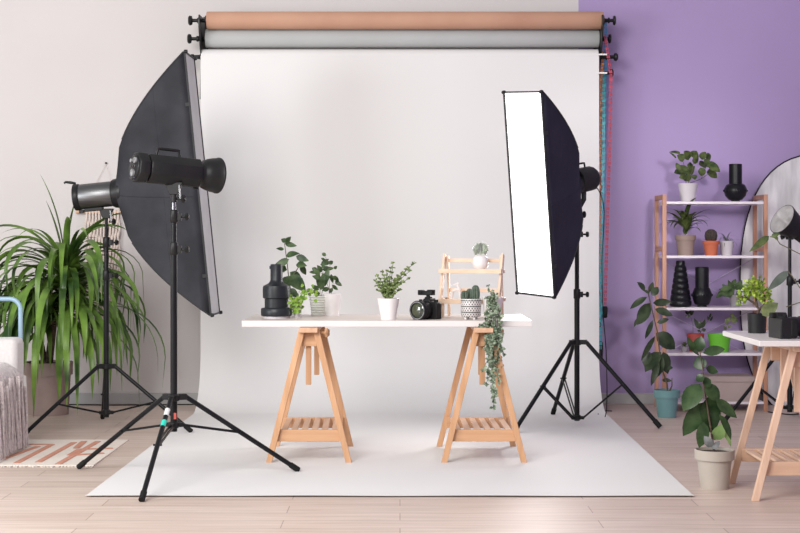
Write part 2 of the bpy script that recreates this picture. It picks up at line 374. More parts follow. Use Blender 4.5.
# white seamless
root = thing('white_backdrop', 'white seamless paper backdrop hanging from its roll and sweeping over the floor', 'backdrop', (0.0, PY, 0))
zr = zc(57, PY); rr = 0.052
b = MB(); b.lathe((PX0, PY, zr), [(rr * 0.6, 0), (rr, 0.002), (rr, PX1 - PX0 - 0.002), (rr * 0.6, PX1 - PX0)], 32, Matrix.Rotation(pi / 2, 4, 'Y'))
b.build('backdrop_roll', M['paper'], root)
prof = [(PY - rr - 0.001, zr + 0.0), (PY - rr - 0.002, zr - 0.08)]
R0 = 0.38; yh = PY - rr - 0.002
for i in range(12): prof.append((yh + 0.004 * sin(i), zr - 0.08 - (zr - 0.08 - R0) * (i + 1) / 13))
for i in range(15):
    a = pi / 2 * i / 14; prof.append((yh - R0 * (1 - cos(a)), R0 - R0 * sin(a) + 0.004))
yf = F * H / (497.3 - HY)
for i in range(1, 15): prof.append((yh - R0 + (yf - yh + R0) * i / 14, 0.004))
prof[-1] = (yf, 0.006); prof.insert(-1, (yf + 0.05, 0.004))
nx = 24; vs = []; fs = []
for (y, z) in prof:
    for i in range(nx + 1):
        x = PX0 + (PX1 - PX0) * i / nx - 0.045 * max(0, (yh - R0 - y) / (yh - R0 - yf))
        wob = 0.006 * sin(i * 0.7 + 1) * sin(z * 1.3) if z > R0 else 0
        lift = 0.002 * (0.5 + 0.5 * sin(i * 0.9)) if abs(y - yf) < 1e-6 else 0
        vs.append((x, y + wob, z + lift))
for j in range(len(prof) - 1):
    for i in range(nx):
        a = j * (nx + 1) + i; fs.append((a, a + 1, a + nx + 2, a + nx + 1))
b = MB(); b.add(vs, fs, True); b.build('paper_sheet', M['paper'], root)
for sx, xx in ((-1, PX0), (1, PX1)):
    b = MB(); Rk = Matrix.Rotation(sx * pi / 2, 4, 'Y')
    b.lathe((xx, PY, zr), [(0.030, -0.01), (0.034, 0.0), (0.015, 0.014), (0.013, 0.05), (0.020, 0.055), (0.020, 0.07), (0.012, 0.08), (0.012, 0.105), (0.026, 0.112), (0.029, 0.125), (0.02, 0.135)], 16, Rk)
    b.build('expanding_plug', M['black'], root)
# brackets
for sx, px, lab in ((-1, 202, 'black wall bracket holding the left ends of the paper rolls'), (1, 600, 'black wall bracket holding the right ends of the paper rolls')):
    x = xat(px, 10.25); root = thing('backdrop_bracket', lab, 'bracket', (x, WY, zc(60, WY)), 'brackets of the paper rolls')
    b = MB(); b.box((x, WY - 0.006, zc(60, WY)), (0.035, 0.012, 0.60)); b.build('wall_plate', M['black_metal'], root, bevel=0.002)
    b = MB(); zt = zc(16, 10.1); zb = zc(82, 10.3)
    b.add([(x - .004, WY - .01, zt + .02), (x - .004, 10.10, zt + .01), (x - .004, 10.08, zt - .05), (x - .004, 10.16, zc(40, 10.2) - .06), (x - .004, 10.26, zc(57, 10.3) - .06), (x - .004, WY - .01, zb - .08),
           (x + .004, WY - .01, zt + .02), (x + .004, 10.10, zt + .01), (x + .004, 10.08, zt - .05), (x + .004, 10.16, zc(40, 10.2) - .06), (x + .004, 10.26, zc(57, 10.3) - .06), (x + .004, WY - .01, zb - .08)],
          [(0, 1, 2, 3, 4, 5), (11, 10, 9, 8, 7, 6)] + [(i, (i + 1) % 6, (i + 1) % 6 + 6, i + 6)[::-1] for i in range(6)], False)
    b.build('hook_arm', M['black_metal'], root)
    b = MB(); y = 10.30; z = zc(73 if sx > 0 else 76, y)
    if sx > 0:
        for py_ in (54.5, 73):
            q_ = MB(); q_.bar(pt(598.5, py_, 10.18), pt(607, py_, 10.18), .010, .010, side=(0, 1, 0)); q_.build('white_peg', M['pot_white'], root)
    if sx > 0:
        b.tube([(x - .03, y, z), (x + .04, y, z)], 0.008, 10); b.lathe((x + .04, y, z), [(0.012, 0), (0.012, .03), (0.028, .035), (0.03, .05), (0.02, .058)], 16, Matrix.Rotation(pi / 2, 4, 'Y'))
    else:
        b.bar((x - .006, y, z + .05), (x - .012, y, z - .16), 0.02, 0.014)
    b.build('spare_hook', M['black_metal'], root)

def chain(name, label, m, x, ytop, pts, weight=True, gap=0.012):
    """closed loop of small plastic links: two strands down to a weight"""
    root = thing(name, label, 'chain', pts[-1], 'coloured pull chains')
    b = MB()
    P = [V(p) for p in pts]; seg = [(P[i + 1] - P[i]).length for i in range(len(P) - 1)]; tot = sum(seg)
    step = 0.026; n = int(tot / step)
    def pos(s):
        for i, l in enumerate(seg):
            if s <= l: return P[i].lerp(P[i + 1], s / l)
            s -= l
        return P[-1]
    for off in (-gap / 2, gap / 2):
        for i in range(n):
            p = pos(i * step); q = pos(i * step + 0.021)
            o = V((off, 0.004 if off > 0 else -0.004, 0))
            w, t = (0.011, 0.006) if i % 2 else (0.006, 0.011)
            b.bar(p + o, q + o, w, t)
    b.build('links', m, root)
    if weight:
        e = P[-1]; b = MB(); b.lathe((e.x, e.y, e.z - 0.075), [(0.012, 0), (0.018, 0.006), (0.018, 0.07), (0.010, 0.08)], 12); b.build('chain_weight', M['black'], root)
    return root
xc = lambda px: xat(px, 10.25)
chain('pull_chain', 'blue plastic pull chain hanging from the topmost roll plug', M['ch_blue'], 0, 0, [pt(605, 19, 10.20), pt(606, 34, 10.24), pt(605.5, 70, 10.34), pt(604, 180, 10.36), pt(600.5, 342, 10.38)])
chain('pull_chain', 'red plastic pull chain, the rightmost, hanging from the grey roll plug', M['ch_red'], 0, 0, [pt(605, 36, 10.2), pt(611, 75, 10.22), pt(610, 140, 10.26), pt(607.5, 220, 10.3), pt(605, 307, 10.33)])
chain('pull_chain', 'orange plastic pull chain, the one nearest the white backdrop', M['ch_orange'], 0, 0, [pt(603, 52, 10.3), pt(601.5, 75, 10.28), pt(600.5, 170, 10.28), pt(598.3, 318, 10.3)], gap=0.010)
chain('pull_chain', 'teal plastic pull chain between the orange and red chains', M['ch_teal'], 0, 0, [pt(604, 73, 10.28), pt(603.5, 120, 10.25), pt(602.2, 230, 10.25), pt(600.3, 350, 10.27)])

# ------------------------------------------------------------------ light stands
def star_knob(b, c, ax, r=0.018, n=5):
    c = V(c); A = frame(ax)
    b.lathe(c, [(0.006, 0), (0.006, 0.02), (r * 0.8, 0.022), (r, 0.026), (r, 0.036), (r * 0.7, 0.04)], 20, A,
            rad=lambda t, rr, z: rr * (1 - 0.28 * (0.5 + 0.5 * cos(n * t)) * (z > 0.021)))
def stand(label, c, rad, feet, hub_z, col_z, brace_t, top_z, joints, leg_r=0.0115, chrome_top=False, tags=False):
    root = thing('light_stand', label, 'light stand', (c[0], c[1], 0), 'black tripod light stands')
    c = V((c[0], c[1], 0))
    b = MB(); z0 = max(0.03, min(col_z - 0.03, 0.2) if col_z < 0.2 else col_z - 0.03)
    b.tube([c + V((0, 0, z0)), c + V((0, 0, joints[0]))], 0.0165, 14); b.build('pole', M['tripod'], root)
    b = MB(); b.tube([c + V((0, 0, joints[0] - 0.02)), c + V((0, 0, joints[1]))], 0.0135, 14); b.build('middle_tube', M['tripod'], root)
    b = MB(); b.tube([c + V((0, 0, joints[1] - 0.02)), c + V((0, 0, top_z))], 0.0105, 12); b.build('upper_tube', M['chrome'] if chrome_top else M['tripod'], root)
    for i, jz in enumerate(joints):
        b = MB(); b.lathe(c + V((0, 0, jz - 0.05)), [(0.017, 0), (0.0215, 0.006), (0.0215, 0.055), (0.018, 0.062)], 16)
        b.box(c + V((0.026, 0, jz - 0.022)), (0.022, 0.022, 0.035)); cl = b.build('clamp_collar', M['black'], root, bevel=0.002)
        b = MB(); star_knob(b, c + V((0.034, 0, jz - 0.022)), (1, -0.25, 0)); b.build('knob', M['black'], cl)
    b = MB()
    b.lathe(c + V((0, 0, hub_z - 0.02)), [(0.02, 0), (0.028, 0.004), (0.028, 0.03), (0.02, 0.034)], 18)
    for f in feet:
        a = (V((f[0], f[1], 0)) - c).normalized(); b.bar(c + a * 0.02 + V((0, 0, hub_z)), c + a * 0.062 + V((0, 0, hub_z)), 0.028, 0.028, side=(0, 0, 1))
    b.build('hub', M['black'], root, bevel=0.002)
    b = MB(); b.lathe(c + V((0, 0, col_z - 0.015)), [(0.018, 0), (0.024, 0.003), (0.024, 0.028), (0.018, 0.032)], 18)
    for f in feet:
        a = (V((f[0], f[1], 0)) - c).normalized(); b.bar(c + a * 0.018 + V((0, 0, col_z)), c + a * 0.045 + V((0, 0, col_z)), 0.02, 0.02, side=(0, 0, 1))
    b.build('lower_collar', M['black'], root, bevel=0.002)
    for i, f in enumerate(feet):
        fp = V((f[0], f[1], 0.012)); a = (fp - c); a.z = 0; a.normalize()
        top = c + a * 0.058 + V((0, 0, hub_z))
        b = MB(); b.tube([top, fp], leg_r, 12); lg = b.build('leg', M['tripod'], root)
        dd = (fp - top).normalized()
        b = MB(); b.tube([fp - dd * 0.05, fp - dd * 0.045, fp + dd * 0.004], [leg_r + .001, leg_r + 0.003, leg_r + 0.003], 12); b.build('rubber_foot', M['rubber'], lg)
        j = top.lerp(fp, brace_t)
        b = MB()
        for o in (-0.008, 0.008):
            sd = V((-a.y, a.x, 0)) * o
            b.bar(c + a * 0.04 + V((0, 0, col_z)) + sd, j + sd, 0.011, 0.006, side=(0, 0, 1))
        b.tube([j - V((-a.y, a.x, 0)) * 0.02, j + V((-a.y, a.x, 0)) * 0.02], 0.005, 8)
        b.build('brace', M['tripod'], root)
        if tags and i == 2:
            for t0, t1, mm, nm in ((0.12, 0.19, 'tag_white', 'white_sticker'), (0.24, 0.30, 'tag_green', 'turquoise_sticker')):
                b = MB(); b.tube([top.lerp(fp, t0), top.lerp(fp, t1)], leg_r + 0.0008, 12, cap=False); b.build(nm, M[mm], lg)
    if tags:
        b = MB(); b.box(c + V((0.008, -0.0165, col_z + 0.045)), (0.012, 0.002, 0.03)); b.build('red_sticker', M['tag_red'], root)
    return root
def tri(c, ang, r): return [(c[0] + r * cos(radians(ang + k * 120)), c[1] + r * sin(radians(ang + k * 120))) for k in range(3)]

S1 = (-1.075, 7.13)
stand('black light stand at the front left holding the bare strobe', S1, 0.62, [(-1.60, 7.48), (-0.502, 7.38), (-1.124, 6.53)], 0.395, 0.262, 0.48, 1.35,
      (H - 8 / 210.4 + 0.02, H + 33 / 210.4 - 0.02), leg_r=0.0115, chrome_top=True, tags=True)
S2 = (-1.77, 9.04)
stand('black light stand before the wall beside the big strappy plant', S2, 0.56, [(-2.18, 8.66), (-1.237, 8.88), (-1.9, 9.58)], 0.384, 0.105, 0.55, 1.32, (0.95, 1.15))
S3 = (1.09, 9.24)
stand('black light stand right of the table under the lit softbox', S3, 0.56, [(0.67, 8.83), (1.575, 9.09), (1.0, 9.80)], 0.515, 0.05, 0.50, 1.375, (0.83, 1.20), leg_r=0.013)
S4 = (2.50, 9.62)
stand('black light stand behind the right table in front of the round reflector', S4, 0.5, [(2.05, 9.45), (2.80, 9.25), (2.68, 10.1)], 0.45, 0.07, 0.5, 1.18, (0.62, 0.90))

# ------------------------------------------------------------------ softboxes
def softbox(name, label, ringc, n, h, w, D, r0, fab, lit, hem, spin=0.0, lip=0.03):
    n = V(n).normalized(); A = frame(n)              # x = width, y = up, z = out of the face
    if spin: A = A @ Matrix.Rotation(spin, 4, 'Z')
    T = Matrix.Translation(V(ringc)) @ A
    root = thing(name, label, 'softbox', ringc, 'strip softboxes')
    rows = 16
    def corner(t):
        a = r0 + (h / 2 - r0) * t ** 0.95; bb = r0 + (w / 2 - r0) * t ** 0.8
        z = D * t ** 1.65; return a, bb, z
    b = MB(); per = 7; vs = []; fs = []
    for i in range(rows + 1):
        t = i / rows; a, bb, z = corner(t)
        cs = [(-bb, -a), (bb, -a), (bb, a), (-bb, a)]
        for q in range(4):
            (x0, y0), (x1, y1) = cs[q], cs[(q + 1) % 4]
            for k in range(per):
                u = k / per; sag = sin(pi * u) * 0.06 * t * (1 - t) * 2
                x = x0 + (x1 - x0) * u; y = y0 + (y1 - y0) * u
                # at the ring the outline is round, at the face it is a rectangle
                ang = atan2(y, x); rr = sqrt(a * a + bb * bb) * 0.9
                k0 = max(0, 1 - t * 4); x = x * (1 - k0) + r0 * 1.2 * cos(ang) * k0; y = y * (1 - k0) + r0 * 1.2 * sin(ang) * k0
                if q % 2 == 0: y -= sag * (1 if y > 0 else -1)
                else: x -= sag * 0.6 * (1 if x > 0 else -1)
                vs.append((x, y, z))
    n_ = 4 * per
    for i in range(rows):
        for k in range(n_):
            k2 = (k + 1) % n_; fs.append((i * n_ + k, i * n_ + k2, (i + 1) * n_ + k2, (i + 1) * n_ + k))
    b.add(vs, fs, True, T); b.build('fabric_shell', fab, root, solid=0.003)
    # seams across the fabric panels
    b = MB()
    for sx in (-1, 1):
        P = []
        for i in range(2, rows + 1):
            a, bb, z = corner(i / rows); t_ = i / rows; P.append(T @ V((sx * (bb + .001 - 0.6 * .06 * t_ * (1 - t_) * 2 * .98), -0.10 * a, z)))
        b.tube(P, 0.0022, 5)
        b.tube([T @ V((sx * (corner(.72)[1] + .001 - 0.6 * .06 * .72 * .28 * 2 * sin(pi * (u + 1) / 2 )), u * corner(.72)[0] , corner(.72)[2])) for u in [k / 10 for k in range(-10, 11)]][::1], 0.0016, 5)
    b.build('seam', fab, root)
    # ribs piping
    b = MB()
    for sx in (-1, 1):
        for sy in (-1, 1):
            P = []
            for i in range(5, rows + 1):
                a, bb, z = corner(i / rows); P.append(T @ V((sx * bb, sy * a, z)))
            b = MB(); b.tube(P, 0.005, 6); b.build('rib_piping', hem, root)
    # fabric lip past the diffuser
    b = MB(); a, bb = h / 2, w / 2
    for (c_, s_) in (((0, a, D + lip / 2), (w, 0.004, lip)), ((0, -a, D + lip / 2), (w, 0.004, lip)), ((bb, 0, D + lip / 2), (0.004, h, lip)), ((-bb, 0, D + lip / 2), (0.004, h, lip))):
        b.box(c_, s_, T)
    b.build('front_lip', hem, root)
    b = MB()
    for (c_, s_) in (((0, a, D + lip), (w + .008, 0.010, 0.006)), ((0, -a, D + lip), (w + .008, 0.010, 0.006)), ((bb, 0, D + lip), (0.010, h, 0.006)), ((-bb, 0, D + lip), (0.010, h, 0.006))):
        b.box(c_, s_, T)
    b.build('hem_band', hem, root)
    b = MB(); b.box((0, 0, D + (0.006 if lit else 0.004)), (w - 0.01, h - 0.01, 0.003), T)
    b.build('diffuser', M['diffuser_on'] if lit else M['diffuser_off'], root, label='glowing white diffuser cloth' if lit else 'unlit pale diffuser cloth')
    b = MB(); b.lathe((0, 0, 0), [(r0 * 1.05, -0.03), (r0 * 1.15, -0.028), (r0 * 1.2, 0.0), (r0 * 1.2, 0.02), (r0, 0.022)], 28, None)
    b2 = MB(); b2.add(b.v, b.f, True, T); b2.build('speed_ring', M['black_metal'], root)
    # tabs
    for sy in (-0.35, 0.3):
        for sx in (-1, 1):
            b = MB(); b.box((sx * (bb + 0.004), sy * h, D - 0.005), (0.006, 0.022, 0.03), T); b.build('fastening_tab', hem, root)
    for sx in (-1, 1):
        for sy in (-1, 1):
            b = MB(); b.lathe((sx * bb, sy * a, D + 0.012), [(0.0, -0.012), (0.010, -0.008), (0.012, 0.0), (0.010, 0.012), (0.0, 0.014)], 10, None)
            b2 = MB(); b2.add(b.v, b.f, True, T); b2.build('rib_end_cap', M['black'], root)
    return root, T
ring2 = V((xat(119, 9.04), 9.04, H + (HY - 193) / 166.0))
softbox('softbox', 'tall unlit black strip softbox at the left, seen from its side', ring2, (0.994, -0.022, 0.10), 1.565, 0.35, 0.50, 0.075, M['fabric'], False, M['hem'], lip=0.008)
p5 = radians(9.4); av = V((-sin(radians(48)), -cos(radians(48)), 0)); n3 = av * cos(p5) - V((0, 0, 1)) * sin(p5)
ring3 = V((0.767, 8.93, 1.413)) - n3 * 0.42
softbox('softbox', 'tall glowing white strip softbox to the right of the table', ring3, n3, 1.221, 0.30, 0.405, 0.052, M['fabric_far'], True, M['hem'], spin=radians(-3.7), lip=0.014)

# ------------------------------------------------------------------ strobes
def arch_handle(b, T, x0, x1, z, hgt, r=0.006, plane='x'):
    P = []
    for u in range(11):
        t = u / 10; 
        if t < .2: P.append((x0 + (x1 - x0) * t * .25, z + hgt * t / .2))
        elif t > .8: P.append((x1 - (x1 - x0) * (1 - t) * .25, z + hgt * (1 - t) / .2))
        else: P.append((x0 + (x1 - x0) * (.05 + .9 * (t - .2) / .6), z + hgt))
    b.tube([T @ V((0, q, p)) for p, q in P], r, 10)
def yoke(root, T, c_local_z, under, top_of_stand):
    """tilting bracket between the body and the stand"""
    b = MB(); top = V(top_of_stand)
    q = T @ V((0, -under, c_local_z))
    ctr = V((top.x, top.y, q.z))
    b.add([ctr + V((-.045, -.018, .004)), ctr + V((.045, -.018, .004)), ctr + V((.02, -.018, -.055)), ctr + V((-.02, -.018, -.055)),
           ctr + V((-.045, .018, .004)), ctr + V((.045, .018, .004)), ctr + V((.02, .018, -.055)), ctr + V((-.02, .018, -.055))],
          [(0, 3, 2, 1), (4, 5, 6, 7), (0, 1, 5, 4), (1, 2, 6, 5), (2, 3, 7, 6), (3, 0, 4, 7)], False)
    b.tube([ctr + V((0, 0, -.05)), V((top.x, top.y, top.z - 0.03))], 0.016, 12)
    yk = b.build('tilt_bracket', M['black'], root, bevel=0.003)
    b = MB(); star_knob(b, ctr + V((0.018, 0, -.075)), (1, -0.3, 0), 0.02); b.build('knob', M['black'], yk)
    b = MB(); b.bar(ctr + V((0.028, -.02, -.01)), ctr + V((0.034, -.02, -.075)), 0.008, 0.008); b.build('tilt_lever', M['chrome'], yk)

# front bare strobe, octagonal body, standard reflector
dirv = V((cos(radians(34)), sin(radians(34)), -0.07)).normalized()
c0 = V((xat(169, 7.13) - 0.0, 7.13, H + (HY - 170.5) / 210.4)); T = Matrix.Translation(c0) @ frame(dirv)
root = thing('studio_strobe', 'black bare-reflector studio strobe with side of body and back panel showing', 'studio light', (S1[0], S1[1], 1.35), 'studio strobes')
def octo(b, T, r, z0, z1, flat=0.92):
    n = 8; vs = []
    for z, k in ((z0, .93), (z0 + .006, 1), (z1 - .006, 1), (z1, .9)):
        for i in range(n):
            a = pi / 8 + i * pi / 4; vs.append((r * k * cos(a) * flat, r * k * sin(a), z))
    fs = [tuple(reversed(range(n))), tuple(3 * n + i for i in range(n))]
    for j in range(3):
        for i in range(n): i2 = (i + 1) % n; fs.append((j * n + i, j * n + i2, (j + 1) * n + i2, (j + 1) * n + i))
    b.add(vs, fs, False, T)
b = MB(); octo(b, T, 0.073, -0.115, 0.155); b.build('strobe_body', M['black'], root, bevel=0.003)
b = MB(); octo(b, T, 0.075, -0.175, -0.119); b.build('rear_housing', M['black'], root, bevel=0.004)
b = MB(); b.lathe((0, 0, 0), [(0.054, -0.182), (0.056, -0.180), (0.056, -0.174)], 24); 
b2 = MB(); b2.add(b.v, b.f, True, T); pn = b2.build('control_panel', M['black_metal'], root)
b = MB()
for x, y, r in ((-.022, .03, .014), (.02, .03, .009), (0, -.028, .018)):
    q = MB(); q.lathe((x, y, -0.183), [(r, -0.008), (r, 0.004)], 14); b = MB(); b.add(q.v, q.f, True, T); b.build('dial', M['panel_grey'], pn)
b = MB()
for i in range(3):
    for j in range(2): b.box((-.02 + i * .02, 0.004 + j * -.055, -0.184), (.011, .009, .005), T)
b.build('button', M['chrome'], pn)
b = MB(); arch_handle(b, T, -0.07, 0.050, 0.064, 0.035, 0.008)
b.build('carry_handle', M['black'], root)
bell = [(0.050, 0.150), (0.060, 0.153), (0.058, 0.166), (0.060, 0.172), (0.069, 0.182), (0.0755, 0.200), (0.082, 0.225), (0.085, 0.252), (0.0875, 0.254), (0.0875, 0.261), (0.085, 0.262), (0.078, 0.252), (0.070, 0.205), (0.04, 0.18)]
q = MB(); q.lathe((0, 0, 0), bell, 40); b = MB(); b.add(q.v, q.f, True, T); b.build('reflector_bowl', M['black'], root)
b = MB(); b.box((0, -0.068, 0.145), (0.02, 0.018, 0.02), T); b.build('release_latch', M['black'], root, bevel=0.002)
yoke(root, T, 0.0, 0.060, (S1[0], S1[1], 1.35))

# left rear strobe behind the unlit softbox (silver barrel)
n2 = V((0.994, -0.022, 0.10)).normalized(); A2 = frame(n2); T = Matrix.Translation(ring2) @ A2
root = thing('studio_strobe', 'silver-barrelled studio strobe on the back of the unlit softbox', 'studio light', (S2[0], S2[1], 1.32), 'studio strobes')
def tl(T, prof, n, m, nm, root_, seg=None):
    q = MB(); q.lathe((0, 0, 0), prof, n); bb = MB(); bb.add(q.v, q.f, True, T); return bb.build(nm, m, root_)
tl(T, [(0.074, -0.235), (0.076, -0.23), (0.076, -0.042), (0.074, -0.038)], 40, M['silver'], 'strobe_barrel', root)
tl(T, [(0.06, -0.040), (0.080, -0.038), (0.082, -0.034), (0.082, -0.012), (0.075, -0.004)], 40, M['black'], 'mounting_collar', root)
tl(T, [(0.055, -0.275), (0.078, -0.27), (0.080, -0.262), (0.080, -0.24), (0.076, -0.234)], 40, M['black'], 'rear_cap', root)
b = MB(); P = [T @ V((0, 0.055, -0.262)), T @ V((0, 0.085, -0.262)), T @ V((0, 0.092, -0.285)), T @ V((0, 0.098, -0.315)), T @ V((0, 0.092, -0.325))]
b.tube(P, [0.01, 0.01, 0.009, 0.007, 0.006], 8); b.build('hook_handle', M['black'], root)
b = MB(); b.box((0, -0.083, -0.16), (0.05, 0.02, 0.11), T); b.box((0, -0.088, -0.235), (0.03, 0.02, 0.03), T); b.build('base_block', M['black'], root, bevel=0.003)
yoke(root, T, -0.13, 0.085, (S2[0], S2[1], 1.32))

# right strobe behind the lit softbox
T = Matrix.Translation(ring3 + V((0, 0, .02))) @ frame(n3)
root = thing('studio_strobe', 'black studio strobe on the back of the glowing softbox', 'studio light', (S3[0], S3[1], 1.43), 'studio strobes')
tl(T, [(0.070, -0.150), (0.077, -0.145), (0.078, -0.05), (0.070, -0.015)], 12, M['black'], 'strobe_body', root)
tl(T, [(0.045, -0.168), (0.066, -0.163), (0.072, -0.15), (0.069, -0.145)], 32, M['black_metal'], 'rear_cap', root)
b = MB(); arch_handle(b, T, -0.105, -0.03, 0.068, 0.035, 0.006); b.build('carry_handle', M['black'], root)
b = MB()
ctr = T @ V((0, -0.070, -0.07)); top = V((S3[0], S3[1], 1.48))
b.tube([ctr, ctr + V((0, 0, -0.05)), V((top.x, top.y, top.z - 0.16)), ], 0.016, 12); b.build('tilt_bracket', M['black'], root)
b = MB(); star_knob(b, V((top.x + .015, top.y, 1.30)), (1, -.3, 0), .022); b.build('knob', M['black'], root)
C_R3 = T @ V((0, -0.03, -0.163))

# far right strobe with open silver bowl, looking up left
s4 = F / S4[1]
c4 = pt(801, 232, 9.6); d4 = V((-0.80, -0.36, 0.48)).normalized(); T = Matrix.Translation(c4) @ frame(d4)
root = thing('studio_strobe', 'black studio strobe with open silver bowl aimed up left at the right edge', 'studio light', (S4[0], S4[1], 1.18), 'studio strobes')
tl(T, [(0.055, -0.16), (0.062, -0.155), (0.062, 0.02), (0.055, 0.03)], 12, M['black'], 'strobe_body', root)
bw = tl(T, [(0.05, 0.03), (0.066, 0.035), (0.07, 0.055), (0.083, 0.09), (0.097, 0.145), (0.100, 0.165), (0.103, 0.166), (0.103, 0.171), (0.099, 0.172)], 40, M['black'], 'reflector_bowl', root)
q = MB(); n_ = 40; prof = [(0.0985, 0.1712), (0.094, 0.14), (0.078, 0.09), (0.05, 0.06), (0.02, 0.055)]
vs = []; fs = []
tl(T, [(0.02, 0.1725), (0.0985, 0.1725)], 40, M['reflector_in'], 'bowl_lining', bw)
b = MB(); top = V((S4[0], S4[1], 1.18)); ctr = T @ V((0, -0.055, -0.05))
b.tube([ctr, V((top.x, top.y, top.z + .02)), V((top.x, top.y, top.z - .03))], 0.015, 12)
b.lathe((top.x, top.y, top.z - 0.035), [(0.02, 0), (0.026, 0.004), (0.026, 0.03), (0.02, 0.035)], 16); b.build('tilt_bracket', M['black'], root)
b = MB(); star_knob(b, (top.x - .02, top.y, 1.165), (-1, -.3, 0), .02); b.build('knob', M['black'], root)

# ------------------------------------------------------------------ trestles and tables
ZT = 0.727; TH = 0.032
def trestle(label, cx, y0, y1, hw, top, fs=1.0, dx=0.0, grp='pine trestles', wd='pine'):
    WZ, WX, WY_ = M[wd + '_z'], M[wd + '_x'], M[wd + '_y']
    root = thing('trestle', label, 'trestle', (cx, (y0 + y1) / 2, 0), grp)
    for yy, xs, k in ((y0, 0.0, 0), (y1, dx, 1)):
        for s in (-1, 1):
            b = MB(); b.bar((cx + xs + s * hw, yy, 0.0), (cx + xs * 0.5 + s * 0.036, yy + (0.02 if k == 0 else -0.02), top - 0.012), 0.032, 0.024, side=(1, 0, 0))
            # flatten the foot on the floor
            for i in range(4): b.v[i].z = 0.0
            b.build('leg', WZ, root, bevel=0.002)
        b = MB(); yb = yy + (0.02 if k == 0 else -0.02)
        b.box((cx + xs * .5, yb + (0.03 if k == 0 else -0.03), top - 0.055), (0.076, 0.022, 0.09)); b.build('head_block', WX, root, bevel=0.002)
        b = MB(); b.box((cx + xs * .5 + (-0.006 if k == 0 else 0.016), yb + (0.052 if k == 0 else -0.052), top - 0.155 - 0.01 * (1 - k)), (0.028, 0.020, 0.27)); b.build('adjusting_post', WZ, root, bevel=0.002)
        t = 0.14 / (top); w = hw - (hw - .036) * t
        b = MB(); yr = yy + (0.026 if k == 0 else -0.026)
        b.box((cx + xs + 0, yr, 0.138), (2 * (w - 0.006), 0.018, 0.060)); b.build('shelf_rail', WX, root, bevel=0.002)
    b = MB(); b.box((cx + dx * .25, (y0 + y1) / 2, top - 0.014), (0.096, y1 - y0 + 0.06, 0.024)); b.build('top_beam', WY_, root, bevel=0.002)
    b = MB(); n = 6; w = hw - (hw - .036) * 0.2 - 0.01
    for i in range(n):
        x = -w + 0.03 + (2 * w - 0.06) * i / (n - 1)
        b.bar((cx + x, y0 + 0.03, 0.158), (cx + dx + x, y1 - 0.03, 0.158), 0.032, 0.012, side=(1, 0, 0))
    b.build('slatted_shelf', WY_, root, bevel=0.0015)
    b = MB(); star_knob(b, (cx + 0.062, y0 + 0.05, top - 0.03), (1, -0.4, 0), 0.026, 5); b.build('star_knob', WX, root)
    return root
t1 = trestle('pine trestle under the left end of the white table', (309 - CX) / 195, 7.68, 8.28, 0.205, ZT - TH, dx=-0.01)
t2 = copy_tree(t1); t2.location.x = (484 - CX) / 195; t2['label'] = 'pine trestle under the right end of the white table, behind the ivy'
t2.location.x += 0.0
root = thing('tabletop', 'long white tabletop resting on two pine trestles before the backdrop', 'tabletop', (-0.067, 8.05, ZT - TH))
b = MB(); b.box((-0.067, 8.05, ZT - TH / 2), (1.495, 0.66, TH)); b.mi[-1] = 1; b.build('board', [M['table'], M['table_top']], root, bevel=0.002)
ZR = 0.705; THR = 0.024
trestle('pine trestle under the right-hand table at the right edge', 1.553 + 0.21, 6.56, 7.03, 0.21, ZR - THR, dx=-0.0, wd='beech')
root = thing('tabletop', 'white tabletop at the right edge beside the beige potted rubber plant', 'tabletop', (2.2, 6.85, ZR - THR))
b = MB(); b.box((1.553 + 0.75, 6.85, ZR - THR / 2), (1.5, 0.74, THR)); b.build('board', M['table'], root, bevel=0.002)
trestle('pine trestle under the far end of the right table', 2.78, 6.56, 7.03, 0.21, ZR - THR, wd='beech')

# ------------------------------------------------------------------ pots, plants
M['pot_ribbed'] = mat('ribbed_cream_ceramic', (0.60, 0.60, 0.55), 0.4, col2=(0.66, 0.655, 0.60))
def pot(root, c, rt, rb, h, m, rim=0.0, rimh=0.0, n=32, soil=True, thick=0.006, name='pot', ridges=0, soilm=None, foot=0):
    c = V(c); b = MB(); prof = [(rb, 0)]
    if ridges:
        for i in range(1, ridges * 2):
            t = i / (ridges * 2); prof.append((rb + (rt - rb) * t + (0.0026 if i % 2 else -0.0026), h * t))
    elif rim:
        t = 1 - rimh / h; prof += [(rb + (rt - rim - rb) * t, h - rimh), (rt - 0.001, h - rimh + 0.001)]
    else:
        prof += [(rb + (rt - rb) * .5, h * .5)]
    prof += [(rt, h - 0.002), (rt - thick * .4, h), (rt - thick, h - 0.001), (rt - thick - 0.003, h - 0.02)]
    b.lathe(c, prof, n); o = b.build(name, m, root)
    if soil:
        b = MB(); b.lathe(c + V((0, 0, h - 0.02)), [(rt - thick - 0.002, 0), (rt - thick - 0.003, 0.006), (0.0, 0.010)], 20); b.build('soil', soilm or M['soil'], root)
    return o
def rv(s=1.0): return V((random.uniform(-s, s), random.uniform(-s, s), random.uniform(-s, s)))
def facing(mixup=0.5): return V((random.uniform(-.6, .6), -1, mixup + random.uniform(-.5, .5)))
def plant_root(name, label, c, group=None): return thing(name, label, 'plant', c, group)
